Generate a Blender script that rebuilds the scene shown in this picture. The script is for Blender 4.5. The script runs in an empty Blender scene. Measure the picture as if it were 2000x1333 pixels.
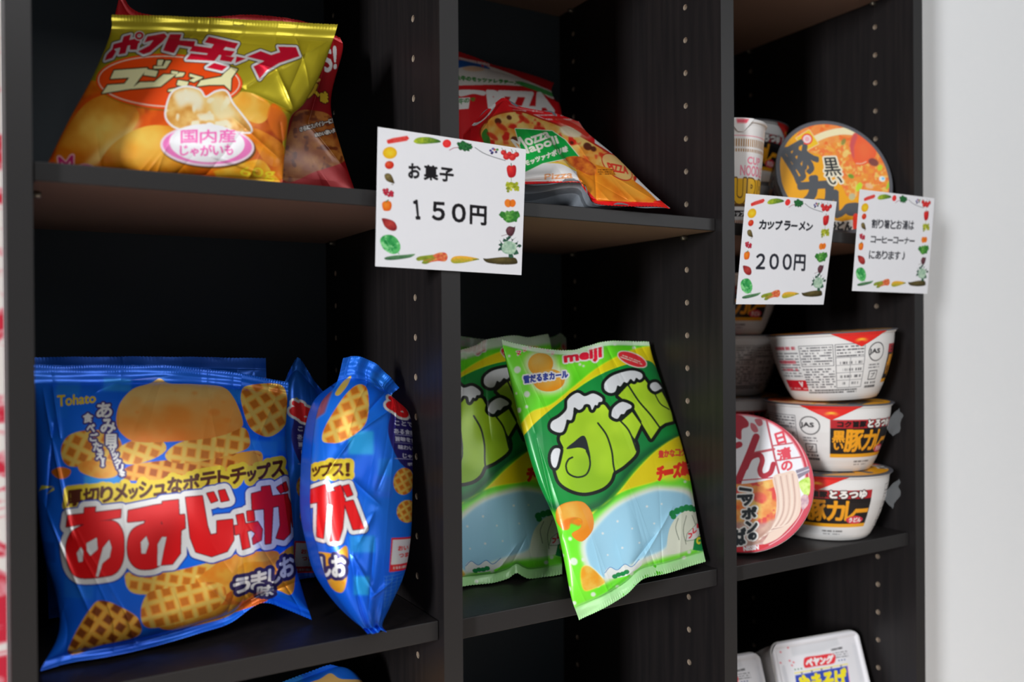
import bpy, bmesh, math, random
import numpy as np
from mathutils import Vector, Matrix

S = bpy.context.scene
COL = S.collection
ZB = 1250.0                                   # height of the camera-level datum above the floor, mm

# ------------------------------------------------------------------ camera, world, lights, exposure
F_PX, YAW, PITCH, ROLL = 1681.48, 30.83, -0.29, -0.42
CAM = np.array([22.6, -586.25, -3.81])
_y, _p, _r = np.radians([YAW, PITCH, ROLL])
FWD = np.array([np.sin(_y) * np.cos(_p), np.cos(_y) * np.cos(_p), np.sin(_p)])
_rt = np.array([np.cos(_y), -np.sin(_y), 0.0]); _up = np.cross(_rt, FWD)
RGT = np.cos(_r) * _rt + np.sin(_r) * _up
UPV = -np.sin(_r) * _rt + np.cos(_r) * _up


def W(P):                                     # shelf millimetres -> world metres
    P = np.asarray(P, float)
    return (P + np.array([0, 0, ZB])) / 1000.0


cd = bpy.data.cameras.new('camera'); cam = bpy.data.objects.new('camera', cd); COL.objects.link(cam)
cd.sensor_width = 36.0; cd.lens = F_PX / 2000.0 * 36.0; cd.clip_start = 0.02
cam.matrix_world = Matrix((
    (RGT[0], UPV[0], -FWD[0], W(CAM)[0]),
    (RGT[1], UPV[1], -FWD[1], W(CAM)[1]),
    (RGT[2], UPV[2], -FWD[2], W(CAM)[2]), (0, 0, 0, 1)))
cd.dof.use_dof = True; cd.dof.focus_distance = 0.735; cd.dof.aperture_fstop = 4.0
S.camera = cam

S.view_settings.view_transform = 'Standard'; S.view_settings.look = 'None'
S.view_settings.gamma = 1.0; S.view_settings.use_curve_mapping = False
S.view_settings.exposure = 0.0

wd = bpy.data.worlds.new('world'); S.world = wd; wd.use_nodes = True
bg = wd.node_tree.nodes['Background']
bg.inputs[0].default_value = (0.88, 0.95, 1.0, 1); bg.inputs[1].default_value = 0.13


def area(name, loc, target, sx, sy, power, col=(1, 1, 1)):
    l = bpy.data.lights.new(name, 'AREA'); l.shape = 'RECTANGLE'; l.size = sx; l.size_y = sy
    l.energy = power; l.color = col
    o = bpy.data.objects.new(name, l); COL.objects.link(o); o.location = loc
    d = Vector(target) - Vector(loc); o.rotation_euler = d.to_track_quat('-Z', 'Y').to_euler()
    return o


area('window_light', (-4.7, -2.57, 2.0), (0.45, 0.0, 1.25), 0.62, 1.4, 285, (0.95, 0.975, 1.0))
area('front_ceiling_light', (0.15, -2.0, 2.85), (0.45, 0.0, 1.2), 1.5, 0.7, 15, (0.97, 0.985, 1.0))
area('right_fill_light', (2.3, -2.3, 1.9), (0.4, 0.0, 1.15), 1.2, 1.2, 7, (0.95, 0.98, 1.0))  # added fill lamp, brightens the right sides of the bags
cl = area('floor_bounce_lamp', (0.5, -1.15, 2.55), (0.5, -1.1, 0.0), 1.3, 0.5, 18, (1.0, 1.0, 1.0)); cl.data.spread = math.radians(75)  # added lamp aimed at the floor, its bounce lifts the board undersides


def proj(P):
    d = np.asarray(P, float) - CAM
    z = d @ FWD
    return np.stack([F_PX * (d @ RGT) / z + 1000.0, -F_PX * (d @ UPV) / z + 666.5], -1)


def unproj(x, y, Y=None, Z=None, X=None):     # measured point of the photograph + one known coordinate -> shelf mm
    x = np.asarray(x, float); y = np.asarray(y, float)
    d = FWD + RGT * ((x - 1000.0) / F_PX)[..., None] - UPV * ((y - 666.5) / F_PX)[..., None]
    k, val = (1, Y) if Y is not None else (2, Z) if Z is not None else (0, X)
    t = (np.asarray(val, float) - CAM[k]) / d[..., k]
    return CAM + d * t[..., None]


# ------------------------------------------------------------------ object helpers
def tag(o, label=None, cat=None, group=None, kind=None):
    if label: o['label'] = label
    if cat: o['category'] = cat
    if group: o['group'] = group
    if kind: o['kind'] = kind
    return o


def thing(name, loc_mm, label, cat, group=None):
    o = bpy.data.objects.new(name, None); COL.objects.link(o); o.location = W(loc_mm)
    o.empty_display_size = 0.02
    o['_org'] = list(map(float, loc_mm))
    return tag(o, label, cat, group)


def mesh_obj(name, verts_mm, faces, mats, parent=None, smooth=True, colors=None, fmat=None):
    """verts in shelf mm; a child's vertices are stored relative to its thing's origin"""
    v = np.asarray(verts_mm, float)
    if parent is not None:
        org = np.array(list(parent['_org'])); v = (v - org) / 1000.0
    else:
        v = W(v)
    me = bpy.data.meshes.new(name)
    if isinstance(faces, np.ndarray):
        n, k = faces.shape
        me.vertices.add(len(v)); me.vertices.foreach_set('co', v.astype(np.float32).ravel())
        me.loops.add(n * k); me.loops.foreach_set('vertex_index', faces.astype(np.int32).ravel())
        me.polygons.add(n); me.polygons.foreach_set('loop_start', (np.arange(n) * k).astype(np.int32))
        me.update(calc_edges=True)
    else:
        me.from_pydata([tuple(p) for p in v], [], faces)
    for m in (mats if isinstance(mats, (list, tuple)) else [mats]): me.materials.append(m)
    if fmat is not None: me.polygons.foreach_set('material_index', np.asarray(fmat, np.int32))
    me.polygons.foreach_set('use_smooth', np.full(len(me.polygons), smooth))
    if colors is not None:
        a = me.color_attributes.new('Col', 'FLOAT_COLOR', 'POINT')
        a.data.foreach_set('color', np.asarray(colors, np.float32).ravel())
    me.validate(); me.update()
    o = bpy.data.objects.new(name, me); COL.objects.link(o)
    if parent is not None:
        o.parent = parent
        o['_org'] = list(parent['_org'])
    return o


class MB:                                     # collects simple solids into one mesh (shelf mm)
    def __init__(s): s.v = []; s.f = []; s.m = []

    def add(s, v, f, mi=0):
        b = len(s.v); s.v += [tuple(p) for p in v]; s.f += [tuple(b + i for i in q) for q in f]; s.m += [mi] * len(f)

    def box(s, x0, x1, y0, y1, z0, z1, mi=0, bev=0.0):
        bm = bmesh.new(); bmesh.ops.create_cube(bm, size=1)
        for p in bm.verts:
            p.co = ((x0 + x1) / 2 + p.co.x * (x1 - x0), (y0 + y1) / 2 + p.co.y * (y1 - y0), (z0 + z1) / 2 + p.co.z * (z1 - z0))
        if bev: bmesh.ops.bevel(bm, geom=bm.edges[:], offset=bev, segments=2, affect='EDGES', profile=0.5)
        bm.verts.index_update()
        s.add([p.co[:] for p in bm.verts], [[q.index for q in f.verts] for f in bm.faces], mi); bm.free()

    def lathe(s, prof, n=48, mi=0, M=None, caps=True):
        a = np.linspace(0, 2 * np.pi, n, endpoint=False); V = []
        for r, z in prof: V += [(r * math.cos(t), r * math.sin(t), z) for t in a]
        Fc = [(i * n + j, i * n + (j + 1) % n, (i + 1) * n + (j + 1) % n, (i + 1) * n + j) for i in range(len(prof) - 1) for j in range(n)]
        if caps:
            Fc.append(tuple(reversed(range(n)))); Fc.append(tuple((len(prof) - 1) * n + j for j in range(n)))
        V = np.array(V)
        if M is not None: V = V @ M[0].T + M[1]
        s.add(V, Fc, mi)

    def obj(s, name, mats, parent=None, smooth=False):
        return mesh_obj(name, np.array(s.v), s.f, mats, parent, smooth, fmat=s.m)


# ------------------------------------------------------------------ materials
def mat(name, col=None, rough=0.5, metal=0.0, coat=0.0, spec=0.5, vcol=False, bump=0.0, bscale=400.0, trans=0.0, alpha=1.0):
    m = bpy.data.materials.new(name); m.use_nodes = True
    nt = m.node_tree; b = nt.nodes['Principled BSDF']
    b.inputs['Roughness'].default_value = rough; b.inputs['Metallic'].default_value = metal
    b.inputs['Coat Weight'].default_value = coat; b.inputs['Coat Roughness'].default_value = 0.12
    b.inputs['Specular IOR Level'].default_value = spec
    b.inputs['Transmission Weight'].default_value = trans; b.inputs['Alpha'].default_value = alpha
    if col is not None: b.inputs['Base Color'].default_value = (*hexlin(col), 1)
    if vcol:
        a = nt.nodes.new('ShaderNodeAttribute'); a.attribute_name = 'Col'
        nt.links.new(a.outputs['Color'], b.inputs['Base Color'])
        mu = nt.nodes.new('ShaderNodeMath'); mu.operation = 'MULTIPLY'; mu.inputs[1].default_value = 1.0
        nt.links.new(a.outputs['Alpha'], mu.inputs[0]); nt.links.new(mu.outputs[0], b.inputs['Metallic'])
    if bump:
        tc = nt.nodes.new('ShaderNodeTexCoord'); no = nt.nodes.new('ShaderNodeTexNoise'); no.inputs['Scale'].default_value = bscale
        bu = nt.nodes.new('ShaderNodeBump'); bu.inputs['Strength'].default_value = bump; bu.inputs['Distance'].default_value = 0.001
        nt.links.new(tc.outputs['Object'], no.inputs['Vector']); nt.links.new(no.outputs['Fac'], bu.inputs['Height'])
        nt.links.new(bu.outputs['Normal'], b.inputs['Normal'])
    return m


def s2l(c):
    c = np.asarray(c, float)
    return np.where(c <= 0.04045, c / 12.92, ((c + 0.055) / 1.055) ** 2.4)


def hexs(h):
    if not isinstance(h, str): return np.asarray(h, float)
    h = h.lstrip('#')
    return np.array([int(h[i:i + 2], 16) / 255.0 for i in (0, 2, 4)])


def hexlin(h): return tuple(float(x) for x in s2l(hexs(h)))


def wood_mat():
    m = mat('dark_laminate', '#1a1616', rough=0.45, spec=0.3)
    nt = m.node_tree; b = nt.nodes['Principled BSDF']
    tc = nt.nodes.new('ShaderNodeTexCoord'); mp = nt.nodes.new('ShaderNodeMapping'); no = nt.nodes.new('ShaderNodeTexNoise')
    mp.inputs['Scale'].default_value = (60, 60, 3.0); no.inputs['Scale'].default_value = 3.0; no.inputs['Detail'].default_value = 6
    cr = nt.nodes.new('ShaderNodeValToRGB')
    cr.color_ramp.elements[0].position = 0.3; cr.color_ramp.elements[0].color = (*hexlin('#181617'), 1)
    cr.color_ramp.elements[1].position = 0.75; cr.color_ramp.elements[1].color = (*hexlin('#221e1e'), 1)
    nt.links.new(tc.outputs['Object'], mp.inputs['Vector']); nt.links.new(mp.outputs['Vector'], no.inputs['Vector'])
    nt.links.new(no.outputs['Fac'], cr.inputs['Fac']); nt.links.new(cr.outputs['Color'], b.inputs['Base Color'])
    bu = nt.nodes.new('ShaderNodeBump'); bu.inputs['Strength'].default_value = 0.08; bu.inputs['Distance'].default_value = 0.001
    nt.links.new(no.outputs['Fac'], bu.inputs['Height']); nt.links.new(bu.outputs['Normal'], b.inputs['Normal'])
    return m


M_WOOD = wood_mat()
M_LIT_EDGE = mat('lit_front_edge', '#292727', rough=0.38, spec=0.5, bump=0.05, bscale=150)  # laminate colour lightened to carry the light on the front edges
M_BACK = mat('back_board', '#3a434a', rough=0.5, spec=0.3)  # bluish lift in this colour stands in for skylight on the back
M_UNDER = mat('bounce_lit_brown_underside', '#80685c', rough=0.5, spec=0.3)  # brown laminate, its colour lightened for light bounced up off the floor
M_CHIP = mat('chipboard', '#a59482', rough=0.9)
M_PIN = mat('pin_metal', '#8a8478', rough=0.35, metal=0.8)
M_WALL = mat('white_wall_paint', '#fafbfc', rough=0.35, spec=0.4, bump=0.05, bscale=30)
M_FLOOR = mat('floor_vinyl', '#a8988a', rough=0.5, bump=0.05, bscale=60)
M_FOIL = mat('printed_foil', rough=0.3, coat=0.12, spec=0.4, vcol=True)
M_FILM = mat('printed_film', rough=0.32, coat=0.12, spec=0.4, vcol=True)
M_PAPER = mat('printed_card', rough=0.75, spec=0.2, vcol=True)
M_CUPS = mat('printed_cup', rough=0.4, coat=0.05, spec=0.35, vcol=True)
M_WHITEP = mat('white_plastic', '#e4e2e0', rough=0.35)
M_SILVER = mat('silver_inner_foil', '#9aa3ab', rough=0.3, metal=0.35)
M_GREYLID = mat('grey_lid_rim', '#6a6a70', rough=0.4)
M_WRAP = mat('clear_wrap', '#dfe3e6', rough=0.15, alpha=0.07, spec=0.4)


def struct(name, mb, m, smooth=False):
    return tag(mb.obj(name, m, None, smooth), kind='structure')


# ------------------------------------------------------------------ setting
D_BACK = 266.0
P = dict(P0=(27.3, 41.1), P1=(310.7, 326.7), P2=(600.4, 616.6), P3=(888.7, 904.8))
b = MB(); b.box(-2500, 4000, -4000, 400, -ZB - 40, -ZB); tag(struct('floor', b, M_FLOOR), 'brown floor in front of the snack shelf')
b = MB(); b.box(-2500, 915, 285, 385, -ZB, 1600); struct('wall_back', b, M_WALL)
b = MB(); b.box(907, 3200, 50, 285, -ZB, 1600); struct('wall_right', b, M_WALL)

# banner strip left of the shelf
def banner_mat():
    m = mat('red_white_cloth', rough=0.8)
    nt = m.node_tree; bs = nt.nodes['Principled BSDF']
    tc = nt.nodes.new('ShaderNodeTexCoord'); mp = nt.nodes.new('ShaderNodeMapping'); no = nt.nodes.new('ShaderNodeTexNoise')
    mp.inputs['Rotation'].default_value = (0, math.radians(28), 0); mp.inputs['Scale'].default_value = (16, 16, 34)
    no.inputs['Scale'].default_value = 1.0; no.inputs['Detail'].default_value = 3.0; no.inputs['Distortion'].default_value = 1.6
    sx = nt.nodes.new('ShaderNodeSeparateXYZ'); mr = nt.nodes.new('ShaderNodeMapRange')
    mr.inputs['From Min'].default_value = 0.20; mr.inputs['From Max'].default_value = -0.10
    mr.inputs['To Min'].default_value = -0.17; mr.inputs['To Max'].default_value = 0.0
    ad = nt.nodes.new('ShaderNodeMath'); ad.operation = 'ADD'
    cr = nt.nodes.new('ShaderNodeValToRGB'); e = cr.color_ramp.elements
    e[0].position = 0.44; e[0].color = (*hexlin('#f4ece6'), 1); e[1].position = 0.56; e[1].color = (*hexlin('#d8203c'), 1)
    x = cr.color_ramp.elements.new(0.5); x.color = (*hexlin('#f09aa4'), 1)
    nt.links.new(tc.outputs['Object'], mp.inputs['Vector']); nt.links.new(mp.outputs['Vector'], no.inputs['Vector'])
    nt.links.new(tc.outputs['Object'], sx.inputs['Vector']); nt.links.new(sx.outputs['Z'], mr.inputs['Value'])
    nt.links.new(no.outputs['Fac'], ad.inputs[0]); nt.links.new(mr.outputs['Result'], ad.inputs[1])
    nt.links.new(ad.outputs[0], cr.inputs['Fac']); nt.links.new(cr.outputs['Color'], bs.inputs['Base Color'])
    return m


bt = thing('banner', (-200, 26, 0), 'red and white patterned cloth hanging at the left side of the shelf', 'banner')
nx, nz = 60, 8
xs = np.linspace(-420, 25.5, nx); zs = np.linspace(-900, 620, nz)
V = [(x, 24 + 5 * math.sin(x / 26.0) * min(1, (25.5 - x) / 60.0), z) for z in zs for x in xs]
V += [(x, y + 1.2, z) for x, y, z in V]
n0 = nx * nz
Fq = [(j * nx + i, j * nx + i + 1, (j + 1) * nx + i + 1, (j + 1) * nx + i) for j in range(nz - 1) for i in range(nx - 1)]
Fq += [tuple(n0 + k for k in reversed(q)) for q in Fq]
mesh_obj('cloth', np.array(V), Fq, banner_mat(), bt)
b = MB(); b.lathe([(7, -225), (7, 225)], 16, M=(np.array([[0, 0, 1], [1, 0, 0], [0, 1, 0.]]), np.array([-198, 28, 628.])))
b.obj('rod', M_PIN, bt, True)

# ------------------------------------------------------------------ the shelf unit
HZ = lambda i: (9.88 - i) * 32.0
D1, D2 = 47.9, 237.6
Z0, Z1 = -ZB + 0.4, 720.0


def panel(mb, x0, x1, holes_left, holes_right):
    y0, y1 = 0.0, D_BACK
    def q(pts): mb.add(pts, [(0, 1, 2, 3)])
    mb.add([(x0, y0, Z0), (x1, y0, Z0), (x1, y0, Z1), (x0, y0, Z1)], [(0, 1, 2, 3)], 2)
    q([(x1, y1, Z0), (x0, y1, Z0), (x0, y1, Z1), (x1, y1, Z1)])
    q([(x0, y0, Z1), (x1, y0, Z1), (x1, y1, Z1), (x0, y1, Z1)])
    q([(x0, y1, Z0), (x1, y1, Z0), (x1, y0, Z0), (x0, y0, Z0)])
    for x, has, sg in ((x0, holes_left, 1), (x1, holes_right, -1)):
        def fq(ya, yb, za, zb): q([(x, ya, za), (x, ya, zb), (x, yb, zb), (x, yb, za)] if sg > 0 else [(x, ya, za), (x, yb, za), (x, yb, zb), (x, ya, zb)])
        if not has: fq(y0, y1, Z0, Z1); continue
        h = 10.0
        cuts = [y0, D1 - h, D1 + h, D2 - h, D2 + h, y1]
        for i in (0, 2, 4): fq(cuts[i], cuts[i + 1], Z0, Z1)
        idx = range(-10, 31)
        for yc in (D1, D2):
            zt, zb_ = HZ(idx[0]) + 16, HZ(idx[-1]) - 16
            fq(yc - h, yc + h, zt, Z1); fq(yc - h, yc + h, Z0, zb_)
            for k in idx:
                zc = HZ(k); n = 16; V = []
                for j in range(n):
                    t = 2 * math.pi * j / n; c, s = math.cos(t), math.sin(t); m = max(abs(c), abs(s))
                    V.append((x, yc + h * c / m, zc + 16 * s / m))
                for r, dx in ((2.7, 0), (2.4, .4), (2.4, 9)):
                    for j in range(n):
                        t = 2 * math.pi * j / n; V.append((x + sg * min(dx, 7), yc + r * math.cos(t), zc + r * math.sin(t)))
                A = []; B = []
                for j in range(n):
                    k2 = (j + 1) % n
                    A.append((j, n + j, n + k2, k2))
                    for L in (1, 2): B.append((L * n + j, (L + 1) * n + j, (L + 1) * n + k2, L * n + k2))
                B.append(tuple(3 * n + j for j in range(n)))
                if sg < 0: A = [tuple(reversed(f)) for f in A]; B = [tuple(reversed(f)) for f in B]
                base = len(mb.v); mb.add(V, A, 0)
                mb.f += [tuple(base + i for i in f) for f in B]; mb.m += [1] * len(B)


SH = thing('bookshelf', (466, 133, Z0), 'tall black-brown wooden shelf unit with three columns, holding the snacks', 'shelf')
for nm, key, hl, hr in (('side_panel', 'P0', False, True), ('divider', 'P1', True, True), ('divider', 'P2', True, True), ('side_panel', 'P3', True, False)):
    b = MB(); panel(b, *P[key], hl, hr); b.obj(nm, [M_WOOD, M_CHIP, M_LIT_EDGE], SH)
b = MB(); b.box(27.3, 904.8, D_BACK, D_BACK + 6, Z0, Z1); b.obj('back_panel', M_BACK, SH)
COLX = [(41.1, 310.7), (326.7, 600.4), (616.6, 888.7)]
UT = [(104.6, 92.6), (105.6, 93.8), (103.0, 91.3)]
LT = [(-220.9, -235.9), (-223.1, -239.0), (-224.3, -238.9)]
B3 = (-492.0, -507.0)
for c, (xa, xb) in enumerate(COLX):
    for zt, zb_ in (UT[c], LT[c], B3, (392, 377), (-800, -815), (-1170, -1186), (720, 704)):
        b = MB(); b.box(xa + .6, xb - .6, 8.4, D_BACK, zb_, zt, bev=0.7)
        ys = [np.mean([b.v[i][1] for i in f]) for f in b.f]; zs_ = [np.mean([b.v[i][2] for i in f]) for f in b.f]; b.m = [1 if y < 8.75 else 2 if z < zb_ + .05 else 0 for y, z in zip(ys, zs_)]; b.obj('shelf_board', [M_WOOD, M_LIT_EDGE, M_UNDER], SH)
    for zb_ in (UT[c][1], LT[c][1], B3[1], 377):
        for yy in (D1, D2):
            for xx, sg in ((xa, 1), (xb, -1)):
                b = MB(); b.lathe([(2.3, 0), (2.3, 5.5), (1.4, 6.5)], 12, M=(np.array([[0, 0, sg], [1, 0, 0], [0, sg, 0.]]), np.array([xx, yy, zb_ - 2.6])))
                b.obj('shelf_pin', M_PIN, SH, True)
# ------------------------------------------------------------------ printed artwork: drawn into a colour field, stored on mesh points
_GL = {}


def glyph(s):
    """triangles (n,3,2) of a string set in Blender's built-in font, ink box normalised to 0..1 (y down)"""
    if s in _GL: return _GL[s]
    c = bpy.data.curves.new('glyph', 'FONT'); c.body = s; c.size = 1; c.resolution_u = 3
    o = bpy.data.objects.new('glyph', c); COL.objects.link(o)
    me = bpy.data.meshes.new_from_object(o)
    v = np.array([p.co[:2] for p in me.vertices]); me.calc_loop_triangles()
    t = np.array([list(x.vertices) for x in me.loop_triangles])
    bpy.data.objects.remove(o); bpy.data.curves.remove(c); bpy.data.meshes.remove(me)
    lo, hi = v.min(0), v.max(0); v = (v - lo) / np.maximum(hi - lo, 1e-6); v[:, 1] = 1 - v[:, 1]
    _GL[s] = v[t]
    return _GL[s]


def cr(pts, closed=True, n=8):                # Catmull-Rom smoothing
    p = np.array(pts, float)
    if closed: q = np.vstack([p[-1:], p, p[:2]])
    else: q = np.vstack([2 * p[:1] - p[1:2], p, 2 * p[-1:] - p[-2:-1]])
    t = np.linspace(0, 1, n, endpoint=False)[:, None]; out = []
    for i in range(len(q) - 3):
        a, b_, c, d = q[i:i + 4]
        out.append(0.5 * (2 * b_ + (c - a) * t + (2 * a - 5 * b_ + 4 * c - d) * t ** 2 + (3 * b_ - a - 3 * c + d) * t ** 3))
    out = np.vstack(out)
    if not closed: out = np.vstack([out, p[-1:]])
    return out


def ellp(cx, cy, rx, ry, rot=0, n=48):
    t = np.linspace(0, 2 * np.pi, n, endpoint=False); a = math.radians(rot)
    x, y = rx * np.cos(t), ry * np.sin(t)
    return np.stack([cx + x * math.cos(a) - y * math.sin(a), cy + x * math.sin(a) + y * math.cos(a)], 1)


_rng = np.random.RandomState(7); _LAT = _rng.rand(128, 128)


def vnoise(X, Y, sc, oct=1, seed=0):
    out = 0; amp = 1; tot = 0
    for o in range(oct):
        x = np.asarray(X) / sc + 17.3 * seed + 5.1 * o; y = np.asarray(Y) / sc + 9.7 * seed + 3.3 * o
        i = np.floor(x).astype(int); j = np.floor(y).astype(int); fx = x - i; fy = y - j
        fx = fx * fx * (3 - 2 * fx); fy = fy * fy * (3 - 2 * fy); L = _LAT
        v = (L[i % 128, j % 128] * (1 - fx) + L[(i + 1) % 128, j % 128] * fx) * (1 - fy) + (L[i % 128, (j + 1) % 128] * (1 - fx) + L[(i + 1) % 128, (j + 1) % 128] * fx) * fy
        out = out + amp * v; tot += amp; amp *= 0.5; sc = sc / 2
    return out / tot


def mixc(a, b_, t):
    t = np.clip(t, 0, 1)[..., None]
    return hexs(a) * (1 - t) + hexs(b_) * t


class Art:
    def __init__(s, x0, y0, x1, y1, sc, bgc, H=None, foil=0.0):
        s.o = np.array([x0, y0], float); s.sc = sc
        s.w = int((x1 - x0) * sc) + 2; s.h = int((y1 - y0) * sc) + 2
        s.img = np.empty((s.h, s.w, 4), np.float32); s.img[..., :3] = hexs(bgc); s.img[..., 3] = foil
        s.gain = 1.0; s.H = H; s.k = 1.0; s.t = np.zeros(2); s.A = None

    def T(s, ox=0, oy=0, k=1.0): s.t = np.array([ox, oy], float); s.k = k; return s

    def cv(s, p):
        p = np.asarray(p, float) / s.k + s.t
        if s.A is not None: p = p @ s.A[0].T + s.A[1]
        if s.H is not None:
            q = np.concatenate([p, np.ones(p.shape[:-1] + (1,))], -1) @ s.H.T; p = q[..., :2] / q[..., 2:]
        return (p - s.o) * s.sc

    def inv(s, X, Y):
        p = np.stack([X, Y], -1) / s.sc + s.o
        if s.H is not None:
            q = np.concatenate([p, np.ones(p.shape[:-1] + (1,))], -1) @ np.linalg.inv(s.H).T; p = q[..., :2] / q[..., 2:]
        if s.A is not None: p = (p - s.A[1]) @ np.linalg.inv(s.A[0]).T
        p = (p - s.t) * s.k
        return p[..., 0], p[..., 1]

    def px(s, d):                             # length in current drawing units -> canvas pixels
        c = s.cv(np.array([[0, 0], [1, 0], [0, 1.]]) * 1.0 + s.inv(np.array(s.w / 2.), np.array(s.h / 2.))[0] * np.array([1, 0]) + s.inv(np.array(s.w / 2.), np.array(s.h / 2.))[1] * np.array([0, 1]))
        return d * math.sqrt(abs(np.cross(c[1] - c[0], c[2] - c[0])))

    def mask(s, loops, pad=0):
        E0 = []; E1 = []
        for l in loops:
            E0.append(l); E1.append(np.roll(l, -1, 0))
        E0 = np.vstack(E0); E1 = np.vstack(E1)
        lo = np.floor(E0.min(0)).astype(int) - 2 - pad; hi = np.ceil(E0.max(0)).astype(int) + 3 + pad
        lo = np.maximum(lo, -pad - 3); hi = np.minimum(hi, np.array([s.w, s.h]) + pad + 3)
        if (hi - lo).min() <= 0: return None
        w, h = hi - lo
        a = E0 - lo; b_ = E1 - lo
        a[:, 0] = np.clip(a[:, 0], -1e4, 1e5)
        y0 = np.minimum(a[:, 1], b_[:, 1]); y1 = np.maximum(a[:, 1], b_[:, 1])
        r0 = np.clip(np.ceil(y0 - 0.5).astype(int), 0, h); r1 = np.clip(np.ceil(y1 - 0.5).astype(int), 0, h)
        n = r1 - r0; k = n > 0
        if not k.any(): return None
        a, b_, r0, n = a[k], b_[k], r0[k], n[k]
        sg = np.where(b_[:, 1] > a[:, 1], 1, -1); sl = (b_[:, 0] - a[:, 0]) / (b_[:, 1] - a[:, 1])
        idx = np.repeat(np.arange(len(n)), n); off = np.arange(n.sum()) - np.repeat(np.cumsum(n) - n, n)
        rows = r0[idx] + off; xc = a[idx, 0] + (rows + 0.5 - a[idx, 1]) * sl[idx]
        cols = np.clip(np.ceil(xc - 0.5).astype(int), 0, w)
        acc = np.bincount(rows * (w + 1) + cols, weights=sg[idx], minlength=h * (w + 1)).reshape(h, w + 1)
        return (np.abs(np.cumsum(acc, 1)[:, :w]) > 0.5), lo

    @staticmethod
    def dil(m, r):
        R = int(round(r))
        if R <= 0: return m
        h, w = m.shape; out = np.zeros_like(m)
        c = np.concatenate([np.zeros((h, 1), np.int32), np.cumsum(m, 1, dtype=np.int32)], 1)
        for dy in range(-R, R + 1):
            dx = int(math.sqrt(max(0, (r + .3) ** 2 - dy * dy)))
            i1 = np.minimum(np.arange(w) + dx + 1, w); i0 = np.maximum(np.arange(w) - dx, 0)
            row = (c[:, i1] - c[:, i0]) > 0
            if dy >= 0: out[dy:] |= row[:h - dy]
            else: out[:dy] |= row[-dy:]
        return out

    @staticmethod
    def blur(f, r):
        R = int(round(r))
        if R <= 0: return f
        for _ in range(2):
            for ax in (0, 1):
                n = f.shape[ax]; c = np.concatenate([np.zeros_like(np.take(f, [0], ax)), np.cumsum(f, ax)], ax)
                i1 = np.minimum(np.arange(n) + R + 1, n); i0 = np.maximum(np.arange(n) - R, 0)
                sh = (-1, 1) if ax == 0 else (1, -1)
                f = (np.take(c, i1, ax) - np.take(c, i0, ax)) / (i1 - i0).reshape(sh)
        return f

    def put(s, m, lo, col, a=1.0, soft=0.0, foil=None):
        f = m.astype(np.float32)
        if soft: f = s.blur(f, soft)
        x0, y0 = max(lo[0], 0), max(lo[1], 0); x1, y1 = min(lo[0] + m.shape[1], s.w), min(lo[1] + m.shape[0], s.h)
        if x1 <= x0 or y1 <= y0: return
        f = f[y0 - lo[1]:y1 - lo[1], x0 - lo[0]:x1 - lo[0]] * a
        if callable(col):
            Y, X = np.mgrid[y0:y1, x0:x1]; X, Y = s.inv(X + 0.5, Y + 0.5); cc = col(X, Y)
        else: cc = hexs(col)
        T = s.img[y0:y1, x0:x1]; f = f[..., None]
        T[..., :3] = T[..., :3] * (1 - f) + cc * f
        if foil is not None: T[..., 3:] = T[..., 3:] * (1 - f) + foil * f

    def fill(s, loops, col, a=1.0, soft=0.0, outl=(), foil=None):
        if isinstance(loops, np.ndarray) or not isinstance(loops[0][0], (list, tuple, np.ndarray)): loops = [loops]
        L = [s.cv(np.array(l, float)) for l in loops]
        L = [l if np.sum(l[:, 0] * np.roll(l[:, 1], -1) - np.roll(l[:, 0], -1) * l[:, 1]) > 0 else l[::-1] for l in L]
        R = max([s.px(r) for r, _ in outl] + [0]); so = s.px(soft)
        q = s.mask(L, int(R + 2 * so) + 2)
        if q is None: return
        m, lo = q
        for r, c in outl: s.put(s.dil(m, s.px(r)), lo, c, a)
        s.put(m, lo, col, a, so, foil)

    def stroke(s, pts, w, col, a=1.0, soft=0.0, outl=(), closed=False):
        p = np.array(pts, float)
        if closed: p = np.vstack([p, p[:1]])
        L = []
        for i in range(len(p) - 1):
            d = p[i + 1] - p[i]; n = np.hypot(*d)
            if n < 1e-6: continue
            o = np.array([-d[1], d[0]]) / n * w / 2
            L.append(s.cv(np.array([p[i] + o, p[i] - o, p[i + 1] - o, p[i + 1] + o])))
        for q in p: L.append(s.cv(ellp(q[0], q[1], w / 2, w / 2, 0, 12)))
        L = [l if np.sum(l[:, 0] * np.roll(l[:, 1], -1) - np.roll(l[:, 0], -1) * l[:, 1]) > 0 else l[::-1] for l in L]
        R = max([s.px(r) for r, _ in outl] + [0]); so = s.px(soft)
        q = s.mask(L, int(R + 2 * so) + 2)
        if q is None: return
        m, lo = q
        for r, c in outl: s.put(s.dil(m, s.px(r)), lo, c, a)
        s.put(m, lo, col, a, so)

    def text(s, st, quad, col, w=0.0, outl=(), a=1.0, soft=0.0):
        t = glyph(st); q = np.array(quad, float)
        if len(q) == 2: q = np.array([q[0], [q[1][0], q[0][1]], q[1], [q[0][0], q[1][1]]])
        u, v = t[..., :1], t[..., 1:]
        p = s.cv((1 - v) * ((1 - u) * q[0] + u * q[1]) + v * ((1 - u) * q[3] + u * q[2]))
        R = max([s.px(r) for r, _ in outl] + [0]) + s.px(w)
        k = s.mask(list(p), int(R) + 2)
        if k is None: return
        m, lo = k
        if w: m = s.dil(m, s.px(w))
        for r, c in outl: s.put(s.dil(m, s.px(r)), lo, c, a)
        s.put(m, lo, col, a, s.px(soft))

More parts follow.
